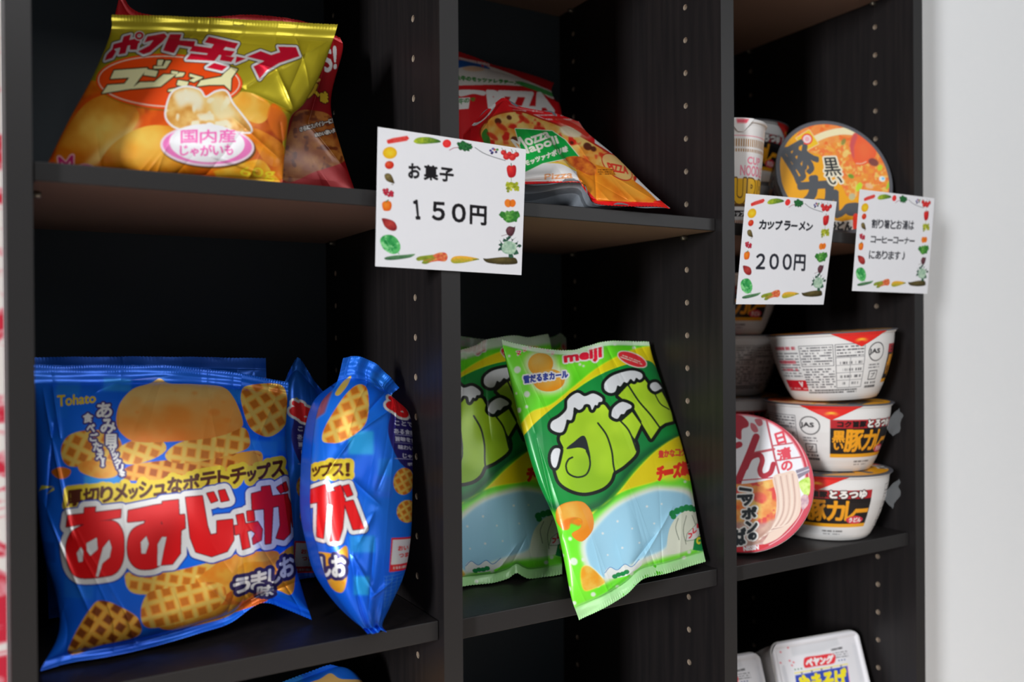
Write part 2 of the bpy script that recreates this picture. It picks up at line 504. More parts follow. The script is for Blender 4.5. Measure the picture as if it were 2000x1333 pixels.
    def chars(s, st, quads, col, w=0.0, outl=()):
        """several glyphs in one print pass so that outlines do not cut into neighbours"""
        P = []
        for ch, quad in zip(st, quads):
            t = glyph(ch); q = np.array(quad, float)
            if len(q) == 2: q = np.array([q[0], [q[1][0], q[0][1]], q[1], [q[0][0], q[1][1]]])
            u, v = t[..., :1], t[..., 1:]
            P += list(s.cv((1 - v) * ((1 - u) * q[0] + u * q[1]) + v * ((1 - u) * q[3] + u * q[2])))
        R = max([s.px(r) for r, _ in outl] + [0]) + s.px(w)
        k = s.mask(P, int(R) + 2)
        if k is None: return
        m, lo = k
        if w: m = s.dil(m, s.px(w))
        for r, c in outl: s.put(s.dil(m, s.px(r)), lo, c)
        s.put(m, lo, col)

    def lines(s, quad, n, col, h=0.5, seed=0, gap=0.25, a=0.9):
        """rows of tiny unreadable print"""
        q = np.array(quad, float)
        if len(q) == 2: q = np.array([q[0], [q[1][0], q[0][1]], q[1], [q[0][0], q[1][1]]])
        rr = random.Random(seed); L = []
        for i in range(n):
            v0 = (i + .5 - h / 2) / n; v1 = (i + .5 + h / 2) / n; u = 0.0
            while u < 1:
                du = rr.uniform(.02, .06); u1 = min(1, u + du)
                if rr.random() > gap: 
                    f = lambda uu, vv: (1 - vv) * ((1 - uu) * q[0] + uu * q[1]) + vv * ((1 - uu) * q[3] + uu * q[2])
                    L.append(np.array([f(u, v0), f(u1 - .006, v0), f(u1 - .006, v1), f(u, v1)]))
                u = u1
        if L: s.fill(L, col, a)

    def sample(s, X, Y, k=1):
        """colour at measured points (linear rgb + foil)"""
        im = s.img
        if not hasattr(s, '_lin') or s._k != k:
            f = im.astype(np.float32).copy(); f[..., :3] = s2l(f[..., :3])
            f[..., :3] *= np.minimum(s.gain, .88 / np.maximum(f[..., :3].max(-1, keepdims=True), .05))
            if k: f = np.stack([s.blur1(f[..., c], k) for c in range(4)], -1)
            s._lin = f; s._k = k
        x = np.clip((X - s.o[0]) * s.sc - 0.5, 0, s.w - 1.01); y = np.clip((Y - s.o[1]) * s.sc - 0.5, 0, s.h - 1.01)
        i = x.astype(int); j = y.astype(int); fx = (x - i)[..., None]; fy = (y - j)[..., None]; f = s._lin
        return (f[j, i] * (1 - fx) + f[j, i + 1] * fx) * (1 - fy) + (f[j + 1, i] * (1 - fx) + f[j + 1, i + 1] * fx) * fy

    @staticmethod
    def blur1(f, R):
        for ax in (0, 1):
            n = f.shape[ax]; c = np.concatenate([np.zeros_like(np.take(f, [0], ax)), np.cumsum(f, ax, dtype=np.float64)], ax)
            i1 = np.minimum(np.arange(n) + R + 1, n); i0 = np.maximum(np.arange(n) - R, 0)
            f = (np.take(c, i1, ax) - np.take(c, i0, ax)) / (i1 - i0).reshape((-1, 1) if ax == 0 else (1, -1))
        return f


def waffle(ang, per, c_hi='#ffd468', c_mid='#ec9a30', c_lo='#b0601c', sk=90, blue=0.25):
    a1, a2 = math.radians(ang), math.radians(ang + sk)
    def f(X, Y):
        u = (X * math.cos(a1) + Y * math.sin(a1)) / per; v = (X * math.cos(a2) + Y * math.sin(a2)) / per
        d = np.maximum(np.abs(np.sin(np.pi * u)), np.abs(np.sin(np.pi * v)))
        g = np.minimum(np.abs(np.sin(np.pi * u)), np.abs(np.sin(np.pi * v)))
        n = vnoise(X, Y, per * 2.2, 2, 3)
        c = mixc(c_hi, c_mid, np.clip((g - .25) * 2.2, 0, 1) + (n - .5) * .5)
        t = np.clip((g - .5) * 3.2, 0, .85)[..., None]
        c = c * (1 - t) + hexs(c_lo) * t
        return c
    return f


def blend(cx, cy, rx, ry, c0, c1, nz=0.25, ns=40, pw=1.0, seed=1):
    def f(X, Y):
        d = np.sqrt(((X - cx) / rx) ** 2 + ((Y - cy) / ry) ** 2)
        return mixc(c0, c1, d ** pw + (vnoise(X, Y, ns, 3, seed) - .5) * 2 * nz)
    return f


def noisy(c0, c1, ns, seed=1, c2=None, con=2.2):
    def f(X, Y):
        n = vnoise(X, Y, ns, 3, seed)
        c = mixc(c0, c1, (n - .5) * con + .5)
        if c2 is not None:
            t = np.clip((vnoise(X, Y, ns * .7, 2, seed + 4) - .58) * 7, 0, 1)[..., None]; c = c * (1 - t) + hexs(c2) * t
        return c
    return f


def homography(src, dst):
    A = []
    for (x, y), (u, v) in zip(src, dst):
        A.append([x, y, 1, 0, 0, 0, -u * x, -u * y, -u]); A.append([0, 0, 0, x, y, 1, -v * x, -v * y, -v])
    h = np.linalg.svd(np.array(A))[2][-1]
    return (h / h[-1]).reshape(3, 3)


# ------------------------------------------------------------------ bag builder
def resamp(poly, n, smooth=0):
    p = np.array(poly, float)
    if smooth: p = cr(p, False, 10)
    d = np.r_[0, np.cumsum(np.hypot(*np.diff(p, axis=0).T))]; t = np.linspace(0, d[-1], n)
    return np.stack([np.interp(t, d, p[:, 0]), np.interp(t, d, p[:, 1])], 1)


def coons(top, right, bottom, left, nu, nv, sm=True):
    t, b_, l, r = resamp(top, nu, sm), resamp(bottom, nu, sm), resamp(left, nv, sm), resamp(right, nv, sm)
    u = np.linspace(0, 1, nu)[None, :, None]; v = np.linspace(0, 1, nv)[:, None, None]
    return ((1 - v) * t[None] + v * b_[None] + (1 - u) * l[:, None] + u * r[:, None]
            - ((1 - u) * (1 - v) * t[0] + u * (1 - v) * t[-1] + (1 - u) * v * b_[0] + u * v * b_[-1]))


def grid_faces(nu, nv, j0=0, j1=None, flip=False):
    j1 = nv - 1 if j1 is None else j1
    j, i = np.mgrid[0:j1 - j0, 0:nu - 1]; a = (j * nu + i).ravel()
    f = np.stack([a, a + nu, a + nu + 1, a + 1], 1)
    return f[:, ::-1] if flip else f


def wrinkle(U, V, X, Y, seed, vt, vb, pleat=1.2, npl=18, dent=1.5, folds=()):
    rr = random.Random(seed); d = np.zeros_like(U)
    for k in range(npl):                      # pleats running out of the crimped ends
        topside = rr.random() < .5; u0 = rr.uniform(.03, .97); sl = rr.uniform(-.5, .5); w = rr.uniform(.006, .022); L = rr.uniform(.06, .22)
        dv = (V - vt) if topside else (1 - vb - V)
        dv = np.maximum(dv, -0.02)
        du = np.abs(U - u0 - sl * dv)
        d += pleat * rr.choice((-1, 1)) * rr.uniform(.3, 1) * np.exp(-du / w) * np.exp(-np.maximum(dv, 0) / L)
    for k in range(14):                       # broad dents
        a = rr.uniform(0, math.pi); cu, cv_ = rr.uniform(.1, .9), rr.uniform(.12, .88); l1, l2 = rr.uniform(.05, .12), rr.uniform(.12, .35)
        x = (U - cu) * math.cos(a) + (V - cv_) * math.sin(a); y = -(U - cu) * math.sin(a) + (V - cv_) * math.cos(a)
        d += dent * rr.uniform(-1, 1) * np.exp(-(x / l1) ** 2 - (y / l2) ** 2)
    for (x1, y1, x2, y2, w, amp) in folds:
        ex, ey = x2 - x1, y2 - y1; L2 = ex * ex + ey * ey
        t = np.clip(((X - x1) * ex + (Y - y1) * ey) / L2, 0, 1)
        dist = np.hypot(X - x1 - t * ex, Y - y1 - t * ey)
        d += amp * np.exp(-dist / w) * np.sqrt(np.clip(np.sin(np.pi * np.clip(t * .94 + .03, 0, 1)), 0, 1))
    return d


def bag(label, cat, group, top, right, bottom, left, dep, tf, tb, art, m, res=1.15, vt=.06, vb=.06, seed=1,
        pleat=1.2, npl=18, dent=1.5, folds=(), zz=1.6, zper=7.0, ribs=0.18, aff=None, back='#8a9098', dirv=None, pw=(2.4, .55, 2.6, .6),
        bow=0.0, origin=None, name='snack_bag', depf=None, dirb=None, ends=None, tbf=None, zmin=None):
    """pillow bag: outline measured on the photograph, corner depths in mm, front/back bulge in mm"""
    wpx = np.hypot(*(np.array(top[-1]) - top[0])); hpx = max(np.hypot(*(np.array(left[-1]) - left[0])), np.hypot(*(np.array(right[-1]) - right[0])))
    nu, nv = int(wpx * res) + 12, int(hpx * res) + 12
    B = coons(top, right, bottom, left, nu, nv)
    X, Y = B[..., 0].copy(), B[..., 1].copy()
    V, U = np.mgrid[0:1:nv * 1j, 0:1:nu * 1j]
    if zz:                                    # pinked edges of the crimps
        s_ = np.cumsum(np.r_[0, np.hypot(np.diff(X[0]), np.diff(Y[0]))]); tri = np.abs(((s_ / zper) % 1) * 2 - 1) - .5
        Y2 = Y + zz * tri[None] * np.clip(1 - V / (vt * .45), 0, 1) + zz * tri[None] * np.clip(1 - (1 - V) / (vb * .45), 0, 1)
    else: Y2 = Y
    a, b_, c, d = dep
    DY = (1 - V) * ((1 - U) * a + U * b_) + V * ((1 - U) * d + U * c)
    if depf is not None: DY = DY + depf(U, V)
    base = unproj(X, Y2, Y=DY)
    cen = base.reshape(-1, 3).mean(0)
    dr = CAM - cen if dirv is None else np.array(dirv, float)
    dr = dr / np.linalg.norm(dr)
    vv = np.clip((V - vt * .8) / (1 - (vt + vb) * .8), 0, 1)
    prof = np.clip(1 - np.abs(2 * U - 1) ** pw[0], 0, 1) ** pw[1] * np.clip(1 - np.abs(2 * vv - 1) ** pw[2], 0, 1) ** pw[3]
    wr = wrinkle(U, V, X, Y, seed, vt, vb, pleat, npl, dent, folds)
    edge = np.clip(np.minimum(U, 1 - U) / .05, 0, 1); rip = np.sin(U * 23 + seed) * 1.3 * np.clip(1 - np.minimum(V, 1 - V) / .12, 0, 1)
    ribv = ribs * np.sin(V * nv / 3.2) * ((V < vt * .8) | (V > 1 - vb * .8))
    dsp = tf * prof + wr * (0.25 + .75 * edge) * np.clip(prof * 6 + .25, 0, 1) + rip + ribv
    front = base + dr * (dsp + 0.25)[..., None]
    ax, ay = X, Y
    if aff is not None:
        q = np.stack([X, Y], -1) @ aff[0].T + aff[1]; ax, ay = q[..., 0], q[..., 1]
    C = art.sample(ax, ay)
    if ends is not None:
        e = np.clip((vt - V) / (vt * .35), 0, 1) * ends[1] + np.clip((V - 1 + vb) / (vb * .35), 0, 1) * ends[2]
        C = C * (1 - e[..., None]) + np.r_[s2l(hexs(ends[0])), 0] * e[..., None]
    kb = 5
    iu = np.unique(np.r_[np.arange(0, nu, kb), nu - 1]); iv = np.unique(np.r_[np.arange(0, nv, kb), nv - 1])
    bb = base[np.ix_(iv, iu)]; wb = wrinkle(U, V, X, Y, seed + 31, vt, vb, pleat * .7, 10, dent, ())[np.ix_(iv, iu)] * edge[np.ix_(iv, iu)]
    db = dr if dirb is None else np.array(dirb, float) / np.linalg.norm(dirb)
    backv = bb - db * ((tb * prof * (1 if tbf is None else tbf(U, V)) + 0.25)[np.ix_(iv, iu)] + np.clip(wb, -2, 2) * np.clip(prof[np.ix_(iv, iu)] * 4, 0, 1) - rip[np.ix_(iv, iu)])[..., None]
    if zmin is not None: backv[..., 2] = np.where(backv[..., 1] > 9, np.maximum(backv[..., 2], np.minimum(zmin, bb[..., 2] - .3)), backv[..., 2])
    if origin is None: origin = (cen[0], cen[1], front[..., 2].min())
    t = thing(name, origin, label, cat, group)
    k1 = int(vt * nv); k2 = int((1 - vb) * nv); nb = len(iu)
    cb = np.r_[s2l(hexs(back)), .25]
    for pn, a0, a1 in (('top_seal', 0, k1), ('pouch', k1, k2), ('bottom_seal', k2, nv - 1)):
        fv = front[a0:a1 + 1].reshape(-1, 3); ff = grid_faces(nu, 0, 0, a1 - a0)
        sel = np.where((iv >= a0) & (iv <= a1))[0]; sel = np.arange(max(sel[0] - 1, 0), min(sel[-1] + 2, len(iv)))
        if pn == 'pouch': sel = np.arange(np.searchsorted(iv, a0) - 1, np.searchsorted(iv, a1) + 1)
        bv = backv[sel].reshape(-1, 3); bf = grid_faces(nb, 0, 0, len(sel) - 1, True) + len(fv)
        cbk = np.tile(cb, (len(bv), 1))
        mesh_obj(pn, np.vstack([fv, bv]), np.vstack([ff, bf]), m, t, True, np.vstack([C[a0:a1 + 1].reshape(-1, 4), cbk]))
    return t


def affine3(src, dst):
    s3 = np.c_[np.array(src, float), np.ones(3)]; M = np.linalg.solve(s3, np.array(dst, float)).T
    return M[:, :2], M[:, 2]


def zq(o, k):                                 # magnified-crop measurement -> photo px
    return lambda *pts: [(o[0] + x / k, o[1] + y / k) for x, y in pts]
# ------------------------------------------------------------------ artwork: blue waffle-chip bag, front
WHT = '#f4f2f0'


def art_blue():
    A = Art(20, 660, 650, 1330, 2.2, '#0c56cc', foil=.3).T(0, 640, 1.924)
    blue = lambda X, Y: mixc('#0b50c4', '#1a74ec', vnoise(X, Y, 210, 2, 5) * 1.3 - .15)
    A.fill([(0, 0), (1300, 0), (1300, 1400), (0, 1400)], blue)
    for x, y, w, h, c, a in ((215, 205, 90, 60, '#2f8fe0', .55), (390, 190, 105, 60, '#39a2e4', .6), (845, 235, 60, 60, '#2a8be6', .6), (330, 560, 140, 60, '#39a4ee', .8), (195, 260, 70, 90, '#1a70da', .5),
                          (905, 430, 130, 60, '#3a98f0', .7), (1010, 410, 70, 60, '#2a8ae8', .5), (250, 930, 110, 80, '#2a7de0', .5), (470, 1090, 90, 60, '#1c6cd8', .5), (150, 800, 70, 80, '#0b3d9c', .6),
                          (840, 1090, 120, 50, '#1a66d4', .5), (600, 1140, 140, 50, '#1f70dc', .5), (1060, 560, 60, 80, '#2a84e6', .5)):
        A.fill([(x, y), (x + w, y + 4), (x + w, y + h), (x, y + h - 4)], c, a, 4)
    # potato (plain), chips behind
    A.fill(cr([(242, 470), (270, 415), (350, 395), (440, 410), (470, 470), (440, 510), (360, 525), (270, 525)]), waffle(25, 48))
    A.fill(cr([(205, 545), (240, 530), (280, 540), (270, 565), (235, 572)]), '#c96a1a')
    A.fill(cr([(310, 520), (360, 505), (440, 515), (450, 560), (390, 572), (320, 550)]), noisy('#e08a2a', '#f2b850', 40, 4))
    A.fill(cr([(450, 470), (520, 430), (600, 430), (625, 470), (560, 510), (480, 520)]), waffle(20, 46))
    A.fill(cr([(470, 560), (500, 525), (640, 505), (820, 490), (960, 470), (970, 520), (900, 540), (640, 575), (500, 580)]), waffle(12, 44, '#f2b44c', '#d87a20', '#94460f'))
    A.fill(cr([(860, 500), (900, 475), (960, 485), (965, 510), (910, 520)]), '#eda63a')
    A.fill(cr([(625, 480), (680, 440), (800, 415), (900, 385), (928, 420), (915, 465), (800, 500), (690, 518), (635, 510)]), waffle(8, 50))
    A.fill(cr([(445, 370), (455, 300), (500, 240), (560, 215), (600, 192), (640, 215), (730, 215), (830, 225), (875, 275), (905, 365), (880, 395), (790, 425), (640, 440), (520, 440), (470, 415)]),
           lambda X, Y: mixc('#f8cc7c', '#f07c1c', (Y - 215) / 230 + (vnoise(X, Y, 90, 3, 2) - .5) * .8 - .12))
    A.fill(cr([(560, 230), (600, 196), (640, 222), (700, 240), (640, 260), (580, 262)]), '#f2c070', .45, 10)
    for x, y, r in ((730, 255, 7), (800, 330, 14), (835, 290, 5), (660, 245, 4), (520, 330, 6), (620, 400, 5), (850, 360, 9)): A.fill(ellp(x, y, r * 1.6, r), '#b05a18', .5, 4)
    A.fill(cr([(905, 310), (903, 250), (935, 218), (1060, 218), (1080, 320), (1062, 378), (1000, 417), (935, 390)]), waffle(58, 52))
    A.text('Tohato', [(222, 262), (366, 256), (366, 292), (226, 304)], '#f2d21c', 1.5)
    # slogan columns
    c1 = 'あみ目ザックリな'; q = []
    xs = [(400, 322), (416, 382), (427, 432), (433, 464), (443, 492), (452, 514), (460, 534), (468, 554)]; sz = [27, 26, 18, 15, 11, 11, 11, 9]
    for (x, y), r in zip(xs, sz): q.append([(x - r, y - r), (x + r, y + r)])
    A.chars(c1, q, WHT, 2.2, [(6, '#3a2a6a')])
    c2 = '食べごたえ！'; q = []
    for (x, y), r in zip([(340, 350), (352, 388), (364, 422), (378, 456), (389, 488), (398, 516)], [17, 14, 14, 15, 15, 12]): q.append([(x - r * (.35 if r == 12 else 1), y - r), (x + r * (.35 if r == 12 else 1), y + r)])
    A.chars(c2, q, WHT, 1.8, [(6, '#3a2a6a')])
    # lower chips
    A.fill(cr([(478, 935), (500, 905), (640, 905), (800, 868), (870, 860), (880, 905), (800, 960), (640, 985), (510, 985)]), waffle(10, 46))
    A.fill(cr([(740, 930), (860, 850), (980, 835), (1040, 850), (1000, 960), (880, 1000), (780, 960)]), noisy('#f0b040', '#d87018', 60, 6))
    A.fill(cr([(800, 1040), (880, 970), (980, 975), (1010, 1020), (930, 1055), (820, 1085)]), noisy('#e08030', '#b8480c', 60, 8))
    A.fill(cr([(600, 1100), (760, 1040), (900, 1040), (860, 1085), (760, 1115), (640, 1132)]), noisy('#f2b848', '#dc8420', 50, 9))
    A.fill(cr([(533, 1060), (560, 985), (640, 965), (760, 945), (830, 955), (840, 1010), (790, 1060), (680, 1100), (560, 1118)]), waffle(75, 54))
    A.fill(cr([(256, 1222), (290, 1140), (345, 1050), (385, 1013), (450, 1030), (520, 1075), (534, 1130), (500, 1160), (380, 1190), (300, 1226)]), waffle(35, 52, '#e6ae46', '#c87818', '#6a3014'))
    A.fill(cr([(865, 960), (900, 880), (1000, 870), (1100, 820), (1105, 920), (1090, 1000), (1030, 985), (940, 1020), (880, 1020)]), noisy('#e8a838', '#c87c18', 60, 3))
    # yellow slogan
    st = '厚切りメッシュなポテトチップス'; n = len(st); q = []
    wd = [1, 1, .8, .85, .6, .85, .8, .9, 1, 1, .75, 1, .6, .9, .9]; tot = sum(wd); u = 0
    for k, ch in enumerate(st):
        u0, u1 = u / tot + .004, (u + wd[k]) / tot - .004; u += wd[k]
        sm = .35 if ch in 'ッュ' else 0
        L = lambda t, v: (264 + 800 * t, (618 + v * 54) - 116 * t + 26 * t * (1 - t) * 1.2)
        q.append([L(u0, sm), L(u1, sm), L(u1, 1), L(u0, 1)])
    A.chars(st, q, '#4c2012', 3.2, [(16, '#f0d23c')])
    A.fill([(150, 620), (165, 595), (215, 600), (160, 612)], '#d8d040'); A.fill([(185, 628), (215, 602), (218, 612)], '#d8d040')
    # red logo
    A.T(110, 920, 2.745)
    red = [[(84, 238), (360, 206), (358, 246), (74, 296)], [(172, 198), (228, 194), (218, 300), (165, 300)],
           cr([(75, 385), (105, 322), (170, 285), (230, 268), (322, 266), (364, 308), (376, 380), (368, 470), (332, 530), (270, 550), (150, 560), (95, 522), (76, 450)], n=5),
           [(398, 212), (534, 184), (580, 178), (572, 262), (534, 256), (394, 270)], [(520, 186), (582, 178), (560, 300), (470, 300)],
           [(572, 166), (652, 157), (656, 234), (684, 232), (687, 300), (665, 312), (662, 430), (622, 484), (556, 490), (590, 330), (566, 262)],
           cr([(394, 385), (418, 312), (490, 276), (560, 278), (602, 310), (602, 385), (572, 470), (530, 506), (450, 508), (404, 462)], n=5),
           [(690, 145), (774, 137), (800, 290), (816, 336), (850, 330), (850, 265), (930, 257), (936, 362), (902, 420), (822, 446), (742, 422), (714, 350)],
           [(798, 124), (832, 117), (852, 160), (820, 171)], [(858, 111), (890, 105), (911, 158), (872, 166)],
           [(950, 236), (986, 228), (1022, 400), (984, 412)], [(940, 290), (1062, 270), (1087, 310), (1082, 365), (1040, 386), (1036, 356), (1052, 330), (1030, 312), (945, 336)], [(1005, 216), (1040, 212), (1046, 262), (1010, 266)],
           [(1084, 90), (1130, 84), (1142, 138), (1232, 126), (1247, 230), (1246, 330), (1206, 366), (1164, 356), (1187, 290), (1180, 188), (1145, 194), (1134, 382), (1104, 386), (1098, 202), (1034, 208), (1030, 126), (1084, 112)],
           [(1168, 92), (1196, 76), (1212, 110), (1190, 121)], [(1204, 70), (1222, 62), (1236, 104), (1216, 113)], [(1232, 140), (1262, 190), (1300, 290), (1262, 300)]]
    A.fill(red, '#dc1418', outl=[(40, '#1a3a96'), (33, WHT), (5, '#741420')])
    for c in ([(130, 432), (152, 400), (165, 420), (160, 474), (140, 478)], [(182, 380), (236, 350), (240, 410), (202, 444), (184, 420)], [(268, 402), (300, 362), (312, 400), (302, 450), (264, 482), (242, 552), (230, 550), (248, 472)],
              [(462, 372), (490, 342), (502, 380), (486, 430), (465, 430)], [(548, 382), (570, 346), (592, 346), (576, 420), (562, 492), (546, 494)]): A.fill(c, WHT, outl=[(3, '#8a1822')])
    A.T(0, 640, 1.924)
    A.chars('うましお', [[(868, 938), (930, 926), (932, 985), (872, 990)], [(935, 918), (992, 905), (994, 972), (938, 980)], [(1000, 905), (1035, 895), (1045, 950), (1002, 962)], [(1040, 868), (1098, 850), (1102, 925), (1046, 935)]],
            WHT, 3.2, [(14, '#2c2452')])
    A.text('味', [(962, 968), (1022, 962), (1024, 1006), (964, 1010)], WHT, 2.5, [(13, '#2c2452')])
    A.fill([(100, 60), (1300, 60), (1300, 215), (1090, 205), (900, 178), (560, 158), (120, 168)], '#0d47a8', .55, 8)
    return A


def art_blueside():
    A = Art(540, 670, 840, 1270, 2.2, '#0e58d4', foil=.35).T(500, 640, 1.9225)
    A.fill([(0, 0), (800, 0), (800, 1333), (0, 1333)], lambda X, Y: mixc('#0e5cdc', '#2284fa', vnoise(X, Y, 160, 2, 5) * 1.3 - .15))
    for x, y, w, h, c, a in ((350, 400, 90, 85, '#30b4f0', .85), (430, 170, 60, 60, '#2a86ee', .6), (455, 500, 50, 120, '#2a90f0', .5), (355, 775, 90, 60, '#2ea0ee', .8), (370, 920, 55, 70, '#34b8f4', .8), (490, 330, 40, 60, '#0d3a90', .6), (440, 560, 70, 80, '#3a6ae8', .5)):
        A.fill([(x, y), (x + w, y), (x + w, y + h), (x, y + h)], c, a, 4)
    A.fill(cr([(300, 255), (330, 205), (357, 182), (345, 225), (315, 265)]), '#c8a030', .9)
    A.fill(cr([(254, 430), (260, 390), (300, 320), (350, 250), (390, 222), (418, 245), (422, 330), (400, 390), (330, 438), (280, 442)]), waffle(70, 48))
    A.fill([(222, 350), (246, 250), (290, 240), (262, 330)], '#b03018', .7, 4)
    A.chars('ップス！', [[(214, 530), (246, 526), (246, 558), (214, 562)], [(250, 518), (290, 514), (290, 560), (250, 562)], [(294, 520), (332, 518), (332, 560), (294, 562)], [(342, 518), (354, 517), (354, 562), (342, 562)]], '#4c2012', 2.6, [(16, '#f0d23c')])
    A.T(590, 690, 2.239)
    A.fill([[(20, 608), (36, 600), (108, 578), (114, 610), (176, 604), (192, 640), (182, 760), (166, 812), (130, 816), (142, 662), (116, 656), (98, 806), (68, 800), (74, 652), (20, 660)], [(146, 592), (174, 582), (187, 622), (165, 629)], [(182, 586), (208, 579), (224, 621), (201, 629)], [(188, 652), (226, 644), (270, 760), (226, 766)]],
           '#dc1418', outl=[(24, '#16307e'), (20, WHT), (4, '#6c1420')])
    A.T(500, 640, 1.9225)
    A.fill(cr([(225, 850), (300, 840), (345, 815), (346, 920), (325, 985), (270, 960)]), noisy('#dba030', '#b87214', 40, 2))
    A.chars('しお', [[(244, 862), (280, 852), (284, 928), (250, 934)], [(288, 852), (338, 846), (340, 922), (292, 928)]], WHT, 3, [(13, '#2c2452')])
    # wrapped-round back panel
    A.fill(cr([(496, 420), (500, 350), (520, 325), (640, 318), (640, 540), (545, 520)]), '#241c62')
    for k, (st, y, h, x) in enumerate((('あみ状に', 338, 16, 522), ('ことで、', 368, 17, 518), ('ある食感', 398, 18, 516), ('旨味を食', 426, 16, 520), ('味わい', 456, 16, 530), ('じゃがい', 486, 17, 548), ('ポテ', 516, 12, 566))):
        A.text(st, [(x, y - h / 2), (x + 20 * len(st), y + h / 2)], '#d8d8ee', .8)
    for y in (411, 440, 498): A.stroke([(518, y), (600, y)], 1.5, '#b8b8e0')
    A.fill([(486, 300), (500, 262), (512, 250), (530, 266), (505, 305)], '#8a8a20')
    A.chars('あ', [[(500, 262), (575, 300), (560, 350), (490, 310)]], '#d81a20', 7, [(9, WHT)])
    A.fill(ellp(552, 580, 40, 50, 12), waffle(60, 26)); A.fill(ellp(566, 690, 42, 42, 12), waffle(60, 24))
    A.fill([(505, 785), (620, 785), (620, 905), (497, 908)], '#cc2030'); A.fill([(510, 792), (620, 792), (620, 880), (503, 882)], '#ece8ee')
    A.text('おいし', [(530, 815), (590, 832)], '#c83030', 1); A.text('つまり', [(534, 842), (590, 858)], '#c83030', 1)
    A.lines([(512, 886), (578, 902)], 1, '#f6e8e8', .6, 3)
    for k in range(9): A.stroke([(478, 925 + k * 14), (590, 912 + k * 14)], 1.6, '#6aa4e8', .6)
    for k in range(5): A.stroke([(488 + k * 20, 925), (480 + k * 18, 1045)], 1.6, '#6aa4e8', .6)
    return A


